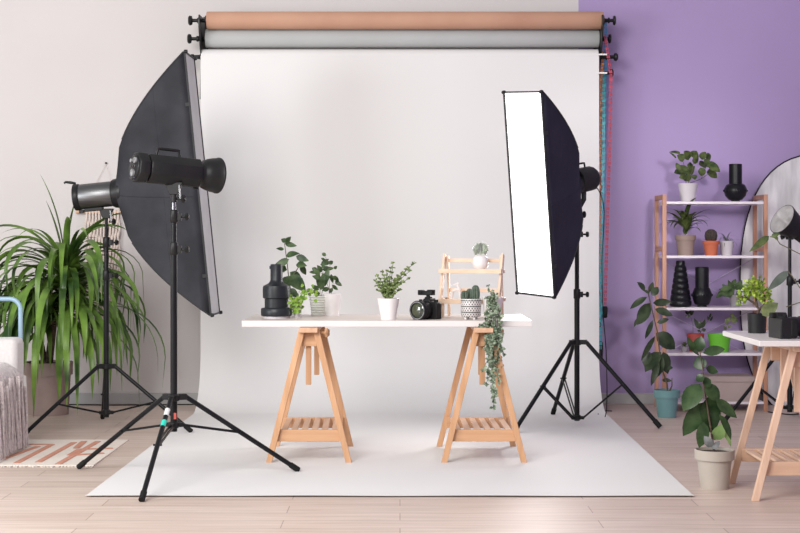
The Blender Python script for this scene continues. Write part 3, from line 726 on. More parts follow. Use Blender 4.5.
def leafy(root, leaves, m, d, stems=(), stem_r=0.003, shape='ovate', spread=0.04, stem_m=None, bend=0.1, fold=0.15, n=6, ws=1.3):
    """leaves: (base px, base py, tip px, tip py, width px); spread in depth around d"""
    b = MB()
    for L in leaves:
        o = random.uniform(-spread, spread); ps = pt(L[0], L[1], d + o); q = pt(L[2], L[3], d + o + random.uniform(-spread, spread) * .7)
        b.leaf(ps, q, ws * L[4] * (d + o) / F, facing(), bend * random.choice((1, 1, -.5)), fold, n, shape)
    b.build('foliage', m, root)
    if stems:
        b = MB()
        for S in stems:
            P = [pt(p[0], p[1], d + (p[2] if len(p) > 2 else 0)) for p in S]
            b.tube(P, [stem_r * (1 - .5 * i / (len(P) - 1)) for i in range(len(P))], 7)
        b.build('stem', stem_m or M['stem'], root)
def bush(root, c, nst, hgt, spr, leafL, leafW, m, stem_r=0.0015, per=10, shape='ovate', lean=(0, 0), upb=0.5, seed=1, start=0.2, sname='stem', z0=0.0):
    rnd = random.Random(seed); c = V(c); bs = MB(); bl = MB()
    for i in range(nst):
        a = 2 * pi * (i + rnd.random() * .6) / nst; R = spr * rnd.uniform(.45, 1.0); hh = hgt * rnd.uniform(.65, 1.0)
        P = []
        for k in range(7):
            t = k / 6; P.append(c + V((cos(a) * R * t ** 1.5 + lean[0] * t + rnd.uniform(-.003, .003), sin(a) * R * t ** 1.5 + lean[1] * t, z0 + hh * (t - .12 * t * t) / .88)))
        bs.tube(P, [stem_r * (1.2 - .7 * k / 6) for k in range(7)], 5)
        for j in range(per):
            t = start + (1 - start) * (j + .5) / per; k = min(5, int(t * 6)); p = P[k].lerp(P[k + 1], t * 6 - k)
            ang = j * 2.4 + a + rnd.random(); L = leafL * rnd.uniform(.7, 1.15)
            d = V((cos(ang), sin(ang), upb + rnd.uniform(-.3, .4))).normalized()
            bl.leaf(p, p + d * L, leafW * rnd.uniform(.8, 1.1), V((rnd.uniform(-.4, .4), -0.5, 1)), 0.12, 0.15, 5, shape)
    bs.build(sname, M['stem'], root); bl.build('foliage', m, root)

# --- left: big arching dracaena
dD = 9.85
c = V((xat(48.5, dD), dD, 0))
root = plant_root('dracaena_plant', 'huge dracaena with long arching strap leaves beside the grey armchair', c)
pot(root, c, 0.158, 0.130, 0.345, M['pot_brown'], rim=0.01, rimh=0.085)
cr = pt(66, 282, dD - .05)
b = MB(); b.tube([c + V((0.0, 0, .32)), c + V((0.03, -0.01, .55)), c + V((0.06, -.03, .75)), cr], [0.028, 0.024, 0.022, 0.018], 10); b.tube([c + V((-0.02, 0, .32)), c + V((-0.05, -.03, .5)), c + V((-.04, -.06, .66))], [0.022, 0.02, 0.016], 10)
b.build('trunk', M['bark'], root)
b = MB(); rnd = random.Random(3)
N_ = 120
for i in range(N_):
    az = i * 2.39996 + rnd.uniform(-.2, .2); t = (i / N_)
    el = radians(76 - 76 * t + rnd.uniform(-8, 8)); base = cr + V((cos(az) * .015, sin(az) * .015, 0.06 * (1 - t) - 0.10 * t))
    L = rnd.uniform(.62, .92) * (0.80 if t < .12 else 1.0)
    droop = radians(rnd.uniform(70, 120) + 50 * (t < .5) + 45) * (0.5 if t < .10 else 1.0)
    if sin(az) > 0.3: L *= 0.60
    b.strap(base, az, el, L, rnd.uniform(.024, .054), droop, twist=rnd.uniform(-.9, .9))
for az, el, L, wd_, dr_ in ((pi, 86, .70, .026, 22), (0, 88, .52, .050, 12), (pi, 82, .52, .034, 14), (pi * .98, 76, .60, .036, 95), (pi * 1.05, 80, .50, .040, 120), (.2, 78, .62, .036, 70), (-.3, 70, .66, .040, 60)):
    b.strap(cr + V((0, -.01, .03)), az, radians(el), L, wd_, radians(dr_), twist=.4)
c2 = c + V((-.04, -.06, .66))
for i in range(70):
    az = i * 2.39996 + rnd.uniform(-.2, .2); el = radians(rnd.uniform(0, 75))
    L = rnd.uniform(.45, .72) * (0.62 if sin(az) > .3 else 1.0)
    b.strap(c2 + V((cos(az) * .02, sin(az) * .02, rnd.uniform(-.10, .04))), az, el, L, rnd.uniform(.026, .042), radians(rnd.uniform(110, 170)), twist=rnd.uniform(-.7, .7))
for i in range(46):   # long low leaves falling in front of the pot and to the right
    az = -pi / 2 + rnd.uniform(-1.0, 1.5); el = radians(rnd.uniform(-5, 50))
    b.strap(cr + V((rnd.uniform(-.02, .03), -.02, rnd.uniform(-.28, -.04))), az, el, rnd.uniform(.75, 1.08), rnd.uniform(.034, .060), radians(rnd.uniform(110, 150)), twist=rnd.uniform(-.5, .5))
b.build('foliage', M['lf_drac'], root)

# --- macrame on the wall
ym = WY - 0.03
root = thing('macrame_hanging', 'cream macrame wall hanging on a wooden dowel behind the softbox', 'wall hanging', pt(100, 212, ym))
a, e = pt(76, 212, ym), pt(124, 212, ym)
b = MB(); b.tube([a, e], 0.012, 10); b.build('dowel', M['dowel'], root)
b = MB(); b.tube([a + V((.03, 0, 0)), pt(106, 164, WY - .012), e - V((.03, 0, 0))], 0.0022, 6); b.build('hanging_cord', M['macrame'], root)
b = MB(); b.lathe(pt(106, 163, WY - .012), [(0.007, -.006), (0.009, 0), (0.004, .006)], 10); b.build('nail', M['black_metal'], root)
b = MB(); n = 22; xl, xr = pt(86, 212, ym).x, pt(119, 212, ym).x
for i in range(n):
    x = xl + (xr - xl) * i / (n - 1); P = []; zend = zc(318 - 26 * abs(i - n / 2) / (n / 2), ym)
    z0 = a.z + .012
    for k in range(26):
        z = z0 + (zend - z0) * k / 25; amp = 0.006 if k < 20 else 0.002
        P.append((x + amp * sin(k * 0.9 + (i % 2) * pi), ym - 0.006 + 0.004 * cos(k * .9 + (i % 2) * pi), z))
    b.tube(P, 0.0068, 5)
b.build('knotted_cords', M['macrame'], root)

# --- armchair
xr = -2.105; ya, yb_ = 7.62, 8.42
root = thing('armchair', 'pale grey armchair with a light blue tube frame at the left edge', 'armchair', (xr - .4, 8.0, 0))
b = MB(); b.box((xr - 0.40, 7.93, 0.285), (0.80, 0.58, 0.33)); b.build('seat_block', M['sofa'], root, bevel=0.03)
b = MB(); b.box((xr - 0.40, 8.325, 0.345), (0.80, 0.19, 0.51)); b.build('back_block', M['sofa'], root, bevel=0.03)
b = MB(); b.box((xr - 0.475, 8.30, 0.64), (0.60, 0.13, 0.10)); b.build('head_cushion', M['sofa'], root, bevel=0.035)
b = MB(); yt = 8.46; P = []
x1 = xat(20.5, yt); zt = zc(299, yt); x0 = x1 - 0.75; rc = 0.06
P.append((x1, yt, 0.012)); P.append((x1, yt, zt - rc))
for k in range(1, 7): P.append((x1 - rc + rc * cos(pi / 2 * k / 6), yt, zt - rc + rc * sin(pi / 2 * k / 6)))
for k in range(0, 7): P.append((x0 + rc - rc * sin(pi / 2 * k / 6), yt, zt - rc + rc * cos(pi / 2 * k / 6)))
P.append((x0, yt, 0.012)); b.tube(P, 0.013, 12)
b.build('blue_tube_frame', M['blue'], root, label='light blue bent metal tube')
for x in (xr - .08, xr - .72):
    for y in (7.70, 8.36):
        b = MB(); b.tube([(x, y, .125 if y < 8 else .095), (x, y, .010)], 0.012, 10); b.build('leg', M['blue'], root)
# throw over the seat, spilling down the side
root = thing('knitted_throw', 'pinkish grey chunky knit throw draped over the armchair seat and side', 'blanket', (xr, 7.93, 0.46))
prof = [(-.45, .462), (-.30, .464), (-.16, .466), (-.06, .468), (-.02, .462), (.010, .445), (.026, .41), (.033, .35), (.038, .26), (.044, .17), (.050, .10)]
b = MB(); vs = []; fs = []; nX = 70; y0_, y1_ = 7.60, 8.215
for j, (dx_, z) in enumerate(prof):
    for i in range(nX + 1):
        u = i / nX; y = y0_ + (y1_ - y0_) * u; k = max(0.15, min(1, (j - 3) / 3)); rip = 0.011 * abs(sin(u * 30 + .3 * sin(j))) * k
        sagz = -0.02 * max(0, (u - .8) / .2) ** 2 * (j > 3)
        vs.append((xr + dx_ + rip, y + .006 * sin(j * 1.2 + u * 9), z + sagz + (0.004 * sin(u * 50) if j < 4 else 0)))
for j in range(len(prof) - 1):
    for i in range(nX):
        a_ = j * (nX + 1) + i; fs.append((a_, a_ + 1, a_ + nX + 2, a_ + nX + 1))
b.add(vs, fs, True); b.build('knitted_panel', M['throw'], root, solid=0.008)
b = MB(); rnd = random.Random(9)
for i in range(64):
    y = y0_ + (y1_ - y0_) * i / 63; x = xr + .040 + rnd.uniform(0, .020); z0 = rnd.uniform(.12, .42)
    P = [(x + .012 * k / 8, y + .007 * sin(k * 1.1 + i), z0 + (0.016 + rnd.uniform(0, .02) - z0) * k / 8) for k in range(9)]
    b.tube(P, [0.0070 + .0015 * (k % 2) for k in range(9)], 6)
b.build('fringe', M['throw'], root)

# --- rug
y0r, y1r = 7.56, 8.53; xR = -1.545; xL = -2.9
root = thing('woven_rug', 'cream rug with terracotta line pattern under the grey armchair', 'rug', ((xL + xR) / 2, (y0r + y1r) / 2, 0))
b = MB(); b.box(((xL + xR) / 2, (y0r + y1r) / 2, 0.004), (xR - xL, y1r - y0r, 0.008)); b.build('woven_panel', M['rug'], root)
b = MB(); LZ = [0.0086]
def line(p, q, w=0.034):
    LZ[0] += 0.00025; b.bar((p[0], p[1], LZ[0]), (q[0], q[1], LZ[0]), w, 0.0022, side=V((q[1] - p[1], p[0] - q[0], 0)))
f = lambda px, py: (fl(px, py).x, fl(px, py).y)
for p, q in ((f(16, 446), f(52, 446)), (f(52, 446), f(16, 465)), (f(2, 461), f(38, 448)), (f(74, 444), f(38, 464)), (f(98, 443), f(58, 466)), (f(80, 451), f(113, 450)), (f(80, 451), f(70, 457)),
             (f(70, 457), f(104, 455)), (f(84, 443), f(76, 450)), (f(-20, 452), f(10, 444)), (f(-40, 464), f(-2, 446)), (f(-60, 464), f(-25, 446))):
    line(p, q)
b.build('line_pattern', M['rug_line'], root, label='terracotta woven line motif')
b = MB(); rnd = random.Random(4)
for i in range(90):
    x = xL + (xR - xL) * i / 89
    for yy, s in ((y0r, -1), (y1r, 1)):
        b.bar((x, yy, .004), (x + rnd.uniform(-.012, .012), yy + s * rnd.uniform(.02, .035), .002), .007, .003, side=(1, 0, 0))
b.build('tassel_fringe', M['rug'], root)

# ------------------------------------------------------------------ on the main table
def tb(px, py): return fl(px, py, ZT)     # where something stands on the tabletop
def R_(px_w, d): return px_w * d / F / 2
# black lens-like vase
c = tb(276.5, 318); d = c.y; k = d / F
o = MB(); o.lathe(c, [(15.0 * k, 0.0), (15.5 * k, 1.2 * k), (15.5 * k, 7 * k), (14.8 * k, 7.8 * k), (11.8 * k, 8.4 * k), (11.8 * k, 17 * k), (13.6 * k, 18 * k), (13.8 * k, 26 * k), (13.2 * k, 30 * k), (11 * k, 31 * k), (8.2 * k, 32.5 * k), (6.6 * k, 34.5 * k), (6.1 * k, 36 * k), (6.1 * k, 51 * k), (5.6 * k, 51.6 * k), (5.0 * k, 51 * k), (4.6 * k, 44 * k)], 40)
o.v = [p + V((0, 0, 2.2 * k)) for p in o.v]
root = thing('black_vase', 'stepped slate-black vase at the left end of the white tabletop', 'vase', c)
o.build('vase_body', M['vase_slate'], root)
b = MB(); b.lathe(c, [(13.5 * k, 0), (13.5 * k, 2.4 * k)], 40); b.build('glass_foot', M['pot_shade'], root)
b = MB()
for i in range(8):
    a_ = i * pi / 4 + .2; b.lathe(c + V((cos(a_) * 13.4 * k, sin(a_) * 13.4 * k, 30 * k)), [(0.003, 0), (0.003, 0.003), (0.0, .004)], 8)
b.tube([c + V((-6.5 * k, 0, 49 * k)), c + V((-6.5 * k, 0, 52 * k))], 0.003, 8)
b.build('raised_stud', M['vase_slate'], root)

# tall ficus-like plant in white pot behind the vase
d = 8.22; c = V((xat(293, d), d, ZT))
root = plant_root('leafy_plant', 'tall broad-leaved plant in a plain white pot behind the black vase', c)
pot(root, c, 0.056, 0.044, 0.105, M['pot_white'])
leafy(root, [(285, 243, 291, 236.5, 5), (286, 242, 281, 239, 5), (285, 243.5, 297, 246, 5), (284, 249, 276, 248.5, 4.5), (286, 256, 300, 253.5, 6.5), (296, 256, 309, 261, 6.5), (289, 259, 272, 268, 7), (287, 270, 272, 266, 8.5),
             (289, 276, 306, 292, 13), (288, 276, 284, 291, 10), (290, 272, 302, 283, 9), (288, 290, 299, 297, 8), (287, 284, 278, 294, 8), (296, 265, 307, 266, 8), (300, 266, 306, 275, 6)],
      M['lf_ficus'], d, ws=1.1, shape='lance', stems=[[(292, 300), (289, 280), (287, 262), (284.5, 243)], [(289, 283), (296, 271), (300, 265)]], stem_r=0.004)
# light green trailing plant in small glass
d = 8.02; c = tb(297, 316.5); c.y = 8.0; c.x = xat(297.5, 8.0)
root = plant_root('trailing_plant', 'lime green trailing plant in a small green glass pot between two white pots', c)
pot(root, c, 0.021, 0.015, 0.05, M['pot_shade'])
rnd = random.Random(5); b = MB()
for i in range(75):
    u = rnd.random()
    if rnd.random() < .5: px, py = 301 + 19 * u + rnd.gauss(0, 1.5), 297 - 6 * sin(u * pi) + rnd.gauss(0, 3)
    else: px, py = 291 + 10 * rnd.random(), 297 + 15 * u
    p = pt(px, py, 7.97 + rnd.uniform(-.04, .03)); an = rnd.uniform(0, 2 * pi)
    b.leaf(p, p + V((cos(an) * .02, -.01, sin(an) * .018)), 0.02, (rnd.uniform(-.5, .5), -1, .5), .1, .1, 4, 'round')
b.build('foliage', M['lf_bright'], root)
b = MB()
for e in ((319, 293), (308, 291), (292, 303), (290, 311), (300, 292)):
    b.tube([c + V((0, 0, .04)), pt(298, 301, 8.0), pt((298 + e[0]) / 2, (297 + e[1]) / 2 - 3, 7.98), pt(e[0], e[1], 7.96)], 0.0013, 5)
b.build('stem', M['lf_mid'], root)
# ribbed white pot with small-leaved shrub
c = tb(319.5, 315.5); k = c.y / F
root = plant_root('shrub_plant', 'small dark-leaved shrub in a ribbed white pot left of centre on the table', c)
pot(root, c, 10.4 * k, 8 * k, 20 * k, M['pot_ribbed'], ridges=8)
leafy(root, [(321, 290, 316, 270, 6), (321, 290, 323, 272, 6), (322, 288, 329, 268, 7), (320, 280, 312, 276, 6), (320, 275, 313, 268, 5), (322, 272, 317, 265, 5), (323, 270, 330, 267, 5), (324, 280, 331, 276, 5), (319, 290, 311, 285, 6), (323, 291, 330, 288, 5),
             (321, 284, 326, 279, 6), (319, 296, 313, 290, 5), (322, 268, 326, 262, 4), (318, 272, 309, 272, 5)], M['lf_ficus'], c.y, ws=1.1, shape='lance', stems=[[(320, 298), (320, 284), (318, 270)], [(321, 298), (324, 282), (326, 268)]], stem_r=.002, spread=.03)
d = 8.24; c = V((xat(332, d), d, ZT)); k = d / F
root = plant_root('sparse_plant', 'sparse grey-leaved plant in a smooth white pot behind the ribbed pot', c)
pot(root, c, 9.2 * k, 7.3 * k, 22 * k, M['pot_white'])
leafy(root, [(326, 256, 322, 253, 3.5), (321, 264, 329, 259, 3.5), (331, 262, 320, 265, 4), (326, 269, 334, 268, 4), (333, 276, 339, 281, 4), (331, 274, 333, 283, 3.5), (335, 281, 342, 286, 4), (328, 281, 323, 285, 4), (332, 285, 338, 290, 3.5), (333, 288, 329, 293, 3.5),
             (329, 264, 333, 261, 4), (318, 271, 312, 268, 4), (330, 278, 325, 275, 4), (321, 258, 326, 262, 3), (329, 288, 322, 291, 4), (334, 269, 337, 266, 3)], M['lf_ficus'], d, ws=1.1,
      stems=[[(330, 296), (329, 280), (330, 265), (324, 255)], [(331, 296), (333, 283), (341, 285)], [(330, 292), (324, 275), (316, 270)]], stem_r=.0016, spread=.03)
# bushy herb in white pot
c = tb(388.5, 319.5); k = c.y / F
root = plant_root('herb_plant', 'bushy small-leaved plant in a smooth white pot mid-table beside the camera', c)
pot(root, c, 11.2 * k, 7.6 * k, 21.3 * k, M['pot_white'], name='pot')
rnd = random.Random(12); bs = MB(); bl = MB()
for (ex, ey) in ((377, 276), (380, 283), (385, 285), (391, 268), (393, 263), (387, 271), (398, 276), (406, 270), (412, 265), (414, 263), (408, 279), (402, 282), (395, 281), (390, 288), (383, 290), (375, 281), (378, 290), (382, 272), (384, 279), (400, 290), (396, 287), (402, 274), (377, 286), (410, 271), (388, 279)):
    b0 = c + V((rnd.uniform(-.02, .02), rnd.uniform(-.02, .02), 20 * k)); e = pt(ex, ey, c.y + rnd.uniform(-.06, .06)); P = []
    for j in range(8):
        t = j / 7; p = b0.lerp(e, t); p.x += (b0.x - e.x) * .3 * sin(pi * t) * .6; P.append(p)
    bs.tube(P, .0014, 5)
    for j in range(1, 8):
        for s in (-1, 1, 0, -.5, .5):
            d_ = V((s * .8 + rnd.uniform(-.4, .4), rnd.uniform(-.8, .5), rnd.uniform(-.1, .7))).normalized(); p = P[j] + rv(.003)
            bl.leaf(p, p + d_ * rnd.uniform(.010, .017), .010, facing(), .1, .1, 4, 'ovate')
bs.build('stem', M['lf_mid'], root); bl.build('foliage', M['lf_fresh'], root)

# camera on the main table
def dslr(label, c, yaw, s=1.0, topgear=True, lensL=0.075, grp='cameras', lens_r=0.038, hood=False):
    c = V(c); root = thing('camera', label, 'camera', c, grp)
    T = Matrix.Translation(c) @ Matrix.Rotation(yaw, 4, 'Z') @ Matrix.Scale(s, 4)   # local -Y looks forward
    b = MB(); pr = [(-.066, .0), (.066, .0), (.066, .078), (.058, .086), (.026, .088), (.018, .104), (-.018, .104), (-.026, .088), (-.058, .086), (-.066, .078)]
    n = len(pr); vs = [(x, -.022, z) for x, z in pr] + [(x, .024, z) for x, z in pr]
    fs = [tuple(range(n)), tuple(reversed(range(n, 2 * n)))] + [(i, i + n, (i + 1) % n + n, (i + 1) % n)[::1] for i in range(n)]
    b.add(vs, fs, False, T); b.build('camera_body', M['black'], root, bevel=.005)
    b = MB(); b.box((-.055, -.032, .042), (.026, .034, .078), T); b.build('grip', M['rubber'], root, bevel=.009)
    Rx = Matrix.Rotation(pi / 2, 4, 'X')
    q = MB(); r = lens_r
    q.lathe((0, -.02, .046), [(r * .86, 0), (r * .9, .004), (r * .9, .02), (r, .022), (r, lensL * .55), (r * .96, lensL * .57), (r * .96, lensL * .72), (r * 1.06, lensL * .75), (r * 1.08, lensL * .95), (r * 1.02, lensL), (r * .9, lensL), (r * .85, lensL * .93), (r * .5, lensL * .9)], 36, Rx)
    b = MB(); b.add(q.v, q.f, True, T); ln = b.build('lens', M['black'], root)
    q = MB(); q.lathe((0, -.02, .046), [(r * .98, lensL + .0004), (r * 1.0, lensL + .0012), (r * .9, lensL + .0012)], 36, Rx); b = MB(); 
    q2 = MB(); vs = []; fs = []
    for k in range(36):
        t = 2 * pi * k / 36
        for rr in (r * .88, r * .96): vs.append((rr * cos(t), -.02 - lensL - .0012, .046 + rr * sin(t)))
    for k in range(36): k2 = (k + 1) % 36; fs.append((2 * k, 2 * k + 1, 2 * k2 + 1, 2 * k2))
    b.add(vs, fs, False, T); b.build('front_ring', M['panel_grey'], ln)
    q = MB(); q.lathe((0, -.02, .046), [(r * .84, lensL * .93), (r * .6, lensL * .99), (r * .3, lensL * 1.02), (0, lensL * 1.03)], 30, Rx); b = MB(); b.add(q.v, q.f, True, T); b.build('lens_glass', M['lens_glass'], ln)
    b = MB()
    for x, r_ in ((.046, .012), (-.048, .009)):
        q = MB(); q.lathe((x, 0, .084), [(r_, 0), (r_, .012), (r_ * .8, .014)], 16); b.add(q.v, q.f, True, T)
    b.build('dial', M['rubber'], root)
    b = MB(); b.box((0, .032, .092), (.034, .018, .022), T); b.build('eyecup', M['rubber'], root, bevel=.004)
    if topgear:
        b = MB(); b.box((0, .0, .107), (.030, .030, .010), T); b.bar(T @ V((0, 0, .108)), T @ V((-.004, 0, .122)), .020 * s, .018 * s)
        b.box((-.006, -.004, .131), (.080, .034, .022), T); b.box((.018, -.002, .143), (.036, .03, .010), T); b.box((-.040, -.006, .133), (.02, .04, .026), T)
        b.build('hot_shoe_unit', M['black'], root, bevel=.004)
    return root
c = tb(428, 319); c.y = 7.90; c.x = xat(428.5, 7.9)
dslr('black camera with a hot shoe unit on the white table beside the bamboo rack', c, radians(-36), 1.04, True, 0.080, lens_r=.046)

# bamboo two-tier rack
d = 8.12; k = d / F
root = thing('bamboo_rack', 'small two-tier blond bamboo rack on the right of the white table', 'rack', (xat(471, d), d, ZT))
cx = xat(473.5, d); wR = 29.5 * k
RA = radians(17)
def rk(x, y, z): return V((cx + x * cos(RA) + y * sin(RA), d - x * sin(RA) + y * cos(RA), ZT + z))
rs = (cos(RA), -sin(RA), 0); rd = (sin(RA), cos(RA), 0); wR = 28.5 * k / cos(RA)
for s in (-1, 1):
    b = MB(); x = s * wR
    b.bar(rk(x, -.095, .080), rk(x, .006, .338), .013, .038, side=rs)
    b.bar(rk(x - s * .013, .045, .0), rk(x - s * .013, .018, .328), .012, .026, side=rs)
    b.bar(rk(x - s * .013, -.088, .0), rk(x - s * .013, -.080, .10), .012, .024, side=rs)
    b.bar(rk(x, -.10, .094), rk(x, .05, .094), .012, .018, side=rs)
    b.bar(rk(x, -.05, .246), rk(x, .03, .246), .012, .018, side=rs)
    b.build('side_frame', M['bamboo_z'], root, bevel=.0015)
for z, y0, y1, nm in ((.090, -.115, .045, 'lower_shelf'), (.252, -.075, .035, 'upper_shelf')):
    b = MB(); n = 4; ww = wR - .007
    for i in range(n):
        yy = y0 + (y1 - y0) * (i + .5) / n; b.bar(rk(-ww, yy, z), rk(ww, yy, z), (y1 - y0) / n * .82, .010, side=rd)
    b.bar(rk(-wR - .012, y0 - .004, z - .004), rk(wR + .012, y0 - .004, z - .004), .012, .024, side=rd); b.build(nm, M['bamboo_x'], root, bevel=.001)
    b = MB(); b.bar(rk(-wR + .01, y1 - .012, z + .052), rk(wR - .01, y1 - .012, z + .052), .010, .020, side=rd); b.build('back_rail', M['bamboo_x'], root, bevel=.001)

# succulent globe on the rack
c = V((xat(480.5, d - .04), d - .04, ZT + .2575)); k = c.y / F
root = plant_root('succulent_plant', 'pale round succulent in a textured white pot on top of the bamboo rack', c)
b = MB(); b.lathe(c, [(5.0 * k, 0.0), (7.4 * k, 3 * k), (8.0 * k, 7 * k), (7.2 * k, 11.2 * k), (5.6 * k, 13 * k), (5.2 * k, 13 * k), (5.0 * k, 10 * k)], 30, rad=lambda t, r, z: r * (1 + .035 * sin(t * 12) * (z > .005)))
b.build('pot', M['pot_white'], root)
b = MB(); rnd = random.Random(2)
for i in range(150):
    u = rnd.uniform(-.7, 1); t = rnd.uniform(0, 2 * pi); dv = V((cos(t) * sqrt(1 - u * u), sin(t) * sqrt(1 - u * u), u)); p0 = c + V((0, 0, 19.5 * k)) + dv * 2 * k
    b.leaf(p0, p0 + dv * rnd.uniform(4.8, 6.4) * k, 3.4 * k, dv.cross(V((0, 0, 1))) + V((0, 0, .3)), .1, .1, 3)
b.build('foliage', M['lf_pale'], root)
b = MB(); b.lathe(c + V((0, 0, 12.5 * k)), [(4.2 * k, 0), (7.0 * k, 2.6 * k), (8.3 * k, 7.5 * k), (7.0 * k, 12.6 * k), (3.6 * k, 15.4 * k), (0, 16 * k)], 32); b.build('glass_dome', M['glass'], root)

# small white figurine on the lower shelf
c = rk((xat(457, d) - cx), -.02, .0955); k = c.y / F
root = thing('animal_figurine', 'little white faceted animal figurine on the lower shelf of the bamboo rack', 'figurine', c)
b = MB()
b.tube([c + V((-4 * k, 0, 8 * k)), c + V((0, 0, 9 * k)), c + V((3.5 * k, 0, 8.5 * k))], [1.6 * k, 2.3 * k, 1.6 * k], 6, smooth=False)
b.tube([c + V((3 * k, 0, 9 * k)), c + V((1.5 * k, 0, 13 * k)), c + V((0.5 * k, 0, 16 * k))], [1.8 * k, 1.2 * k, 1.0 * k], 6, smooth=False)
b.tube([c + V((2.2 * k, 0, 15.6 * k)), c + V((-3 * k, 0, 14.2 * k))], [1.4 * k, .6 * k], 6, smooth=False)
for x, y in ((-4, -1.2), (-3.6, 1.2), (3, -1.2), (3.4, 1.2)): b.tube([c + V((x * k, y * k, 8 * k)), c + V(((x * 1.25) * k, y * k, 0))], [1.2 * k, .7 * k], 6, smooth=False)
b.build('figurine_body', M['pot_white'], root)

# cactus in patterned pot
c = tb(470.8, 319.0); c.y = 7.88; c.x = xat(471, 7.88); k = c.y / F
root = plant_root('cactus_plant', 'three ribbed cacti in a black and white patterned pot in front of the rack', c)
b = MB(); b.lathe(c + V((0, 0, 2.6 * k)), [(9.2 * k, 0), (10.0 * k, 1 * k), (10.3 * k, 17 * k), (10.1 * k, 17.8 * k), (9.4 * k, 17.8 * k), (9.2 * k, 15 * k)], 40); po = b.build('pot', M['pot_pattern'], root)
for i in range(4):
    a_ = i * pi / 2 + .5; b = MB(); b.lathe(c + V((cos(a_) * 6.2 * k, sin(a_) * 6.2 * k, 0)), [(1.2 * k, 0), (1.9 * k, 3 * k)], 10); b.build('foot', M['pot_white'], po)
b = MB(); b.lathe(c + V((0, 0, 18 * k)), [(9.2 * k, 0), (0, .6 * k)], 24); b.build('soil', M['soil'], root)
for px, hh, r_, dy in ((475.5, 16, 3.9, 0), (469.5, 12.5, 3.3, .012), (464.5, 10.5, 3.6, -.005)):
    q = c + V(((px - 471) * k, dy, 18 * k)); b = MB()
    prof = [(r_ * .8 * k, 0), (r_ * k, hh * .3 * k), (r_ * k, hh * .6 * k), (r_ * .8 * k, hh * .85 * k), (r_ * .45 * k, hh * .97 * k), (0, hh * k)]
    b.lathe(q, prof, 44, rad=lambda t, r, z: r * (1 + .13 * cos(11 * t))); b.build('cactus_stem', M['cactus'], root)

# hanging ivy
d = 7.90; c = V((xat(492.5, d), d, ZT)); k = d / F
root = plant_root('hanging_ivy', 'variegated ivy in a white pot trailing far down over the table front', c)
pot(root, c, 10.4 * k, 8.2 * k, 22 * k, M['pot_white'])
bs = MB(); bl = MB(); rnd = random.Random(21)
ends = [(484, 372, 1), (487, 385, 1), (490, 376, 1), (494, 408, 1), (495, 398, 1), (500, 368, 1), (503, 356, 1), (498, 352, 1), (482, 350, 1), (486, 340, 1), (492, 345, 1), (496, 372, 1), (504, 338, 1), (489, 360, 1), (500, 328, 1), (481, 325, 1), (497, 385, 1)]
for (ex, ey, _) in ends:
    st = c + V((rnd.uniform(-.035, .03), rnd.uniform(-.03, .02), 21 * k)); fr = V((xat(rnd.uniform(485, 501), 7.72), 7.70 + rnd.uniform(-.04, .015), ZT + .03)); e = pt(ex, ey, 7.68 + rnd.uniform(-.04, .03))
    P = [st, st.lerp(fr, .35) + V((0, 0, .035)), fr + V((0, 0, .02)), V((fr.x, fr.y - .006, fr.z - .06))]
    nn = max(2, int((fr.z - e.z) / .03))
    for j in range(1, nn + 1): t = j / nn; P.append(V((fr.x + (e.x - fr.x) * t + .006 * sin(j * 1.3 + ex), fr.y + (e.y - fr.y) * t, (fr.z - .06) + (e.z - fr.z + .06) * t)))
    bs.tube(P, .0012, 5)
    for j in range(len(P) - 1):
        for q in range(6):
            p = P[j].lerp(P[j + 1], rnd.random()); an = rnd.uniform(0, 2 * pi)
            dv = V((cos(an), -.5 + rnd.uniform(-.5, .3), sin(an) * .6 - .35)).normalized(); L = rnd.uniform(.015, .026)
            if rnd.random() < .80: bl.leaf(p, p + dv * L, L * .7, facing(.3), .1, .1, 3, 'ovate')
for (ex, ey) in ((488, 285), (492, 291), (496, 294)):
    P = [c + V((0, 0, 20 * k)), pt(ex, ey, d)]; bs.tube(P, .001, 5)
    for j in range(8):
        p = P[0].lerp(P[1], .3 + .7 * j / 7); an = rnd.uniform(0, 6.28); bl.leaf(p, p + V((cos(an) * .014, -.004, sin(an) * .014)), .011, facing(), .1, .1, 3)
bs.build('stem', M['lf_mid'], root); bl.build('foliage', M['lf_ivy'], root)

# ------------------------------------------------------------------ shelving unit on the right
SF, SR = 10.0, 10.30
xl_, xr_ = 1.762, 2.437
root = thing('shelving_unit', 'open shelving unit with wooden posts and white boards against the purple wall', 'shelving', ((xl_ + xr_) / 2, 10.15, 0))
ztop = zc(194.5, SF)
for x in (xl_, xr_):
    for y in (SF, SR):
        b = MB(); b.box((x, y, ztop / 2), (0.026, 0.024, ztop)); b.build('post', M['shelfwood'], root, bevel=.002)
    b = MB(); b.box((x, (SF + SR) / 2, ztop - .016), (0.024, SR - SF - .024, 0.032)); b.build('side_rail', M['shelfwood'], root, bevel=.002)
    b = MB(); b.box((x, (SF + SR) / 2, zc(249, SF)), (0.024, SR - SF - .024, 0.03)); b.build('side_rail', M['shelfwood'], root, bevel=.002)
SZ = [zc(201.5, SF), zc(255.5, SF), zc(307.5, SF), zc(353, SF), zc(401.5, SF)]
for z in SZ:
    b = MB(); b.box(((xl_ + xr_) / 2, (SF + SR) / 2, z - .009), (xr_ - xl_ - 0.026, SR - SF + .02, .018)); b.build('shelf_board', M['shelfwhite'], root, bevel=.002)
b = MB()
for z0, z1 in ((SZ[2], SZ[1]), (SZ[3], SZ[2])):
    b = MB(); b.tube([(xl_, SR + .004, z0 - .05), (xr_, SR + .004, z1 - .02)], .0028, 6); b.tube([(xr_, SR + .010, z0 - .05), (xl_, SR + .010, z1 - .02)], .0028, 6)
    b.build('brace_wire', M['wire'], root)
SD = 10.12; ks = SD / F
def sh(px, i, dy=0.0): return V((xat(px, SD + dy), SD + dy, SZ[i]))
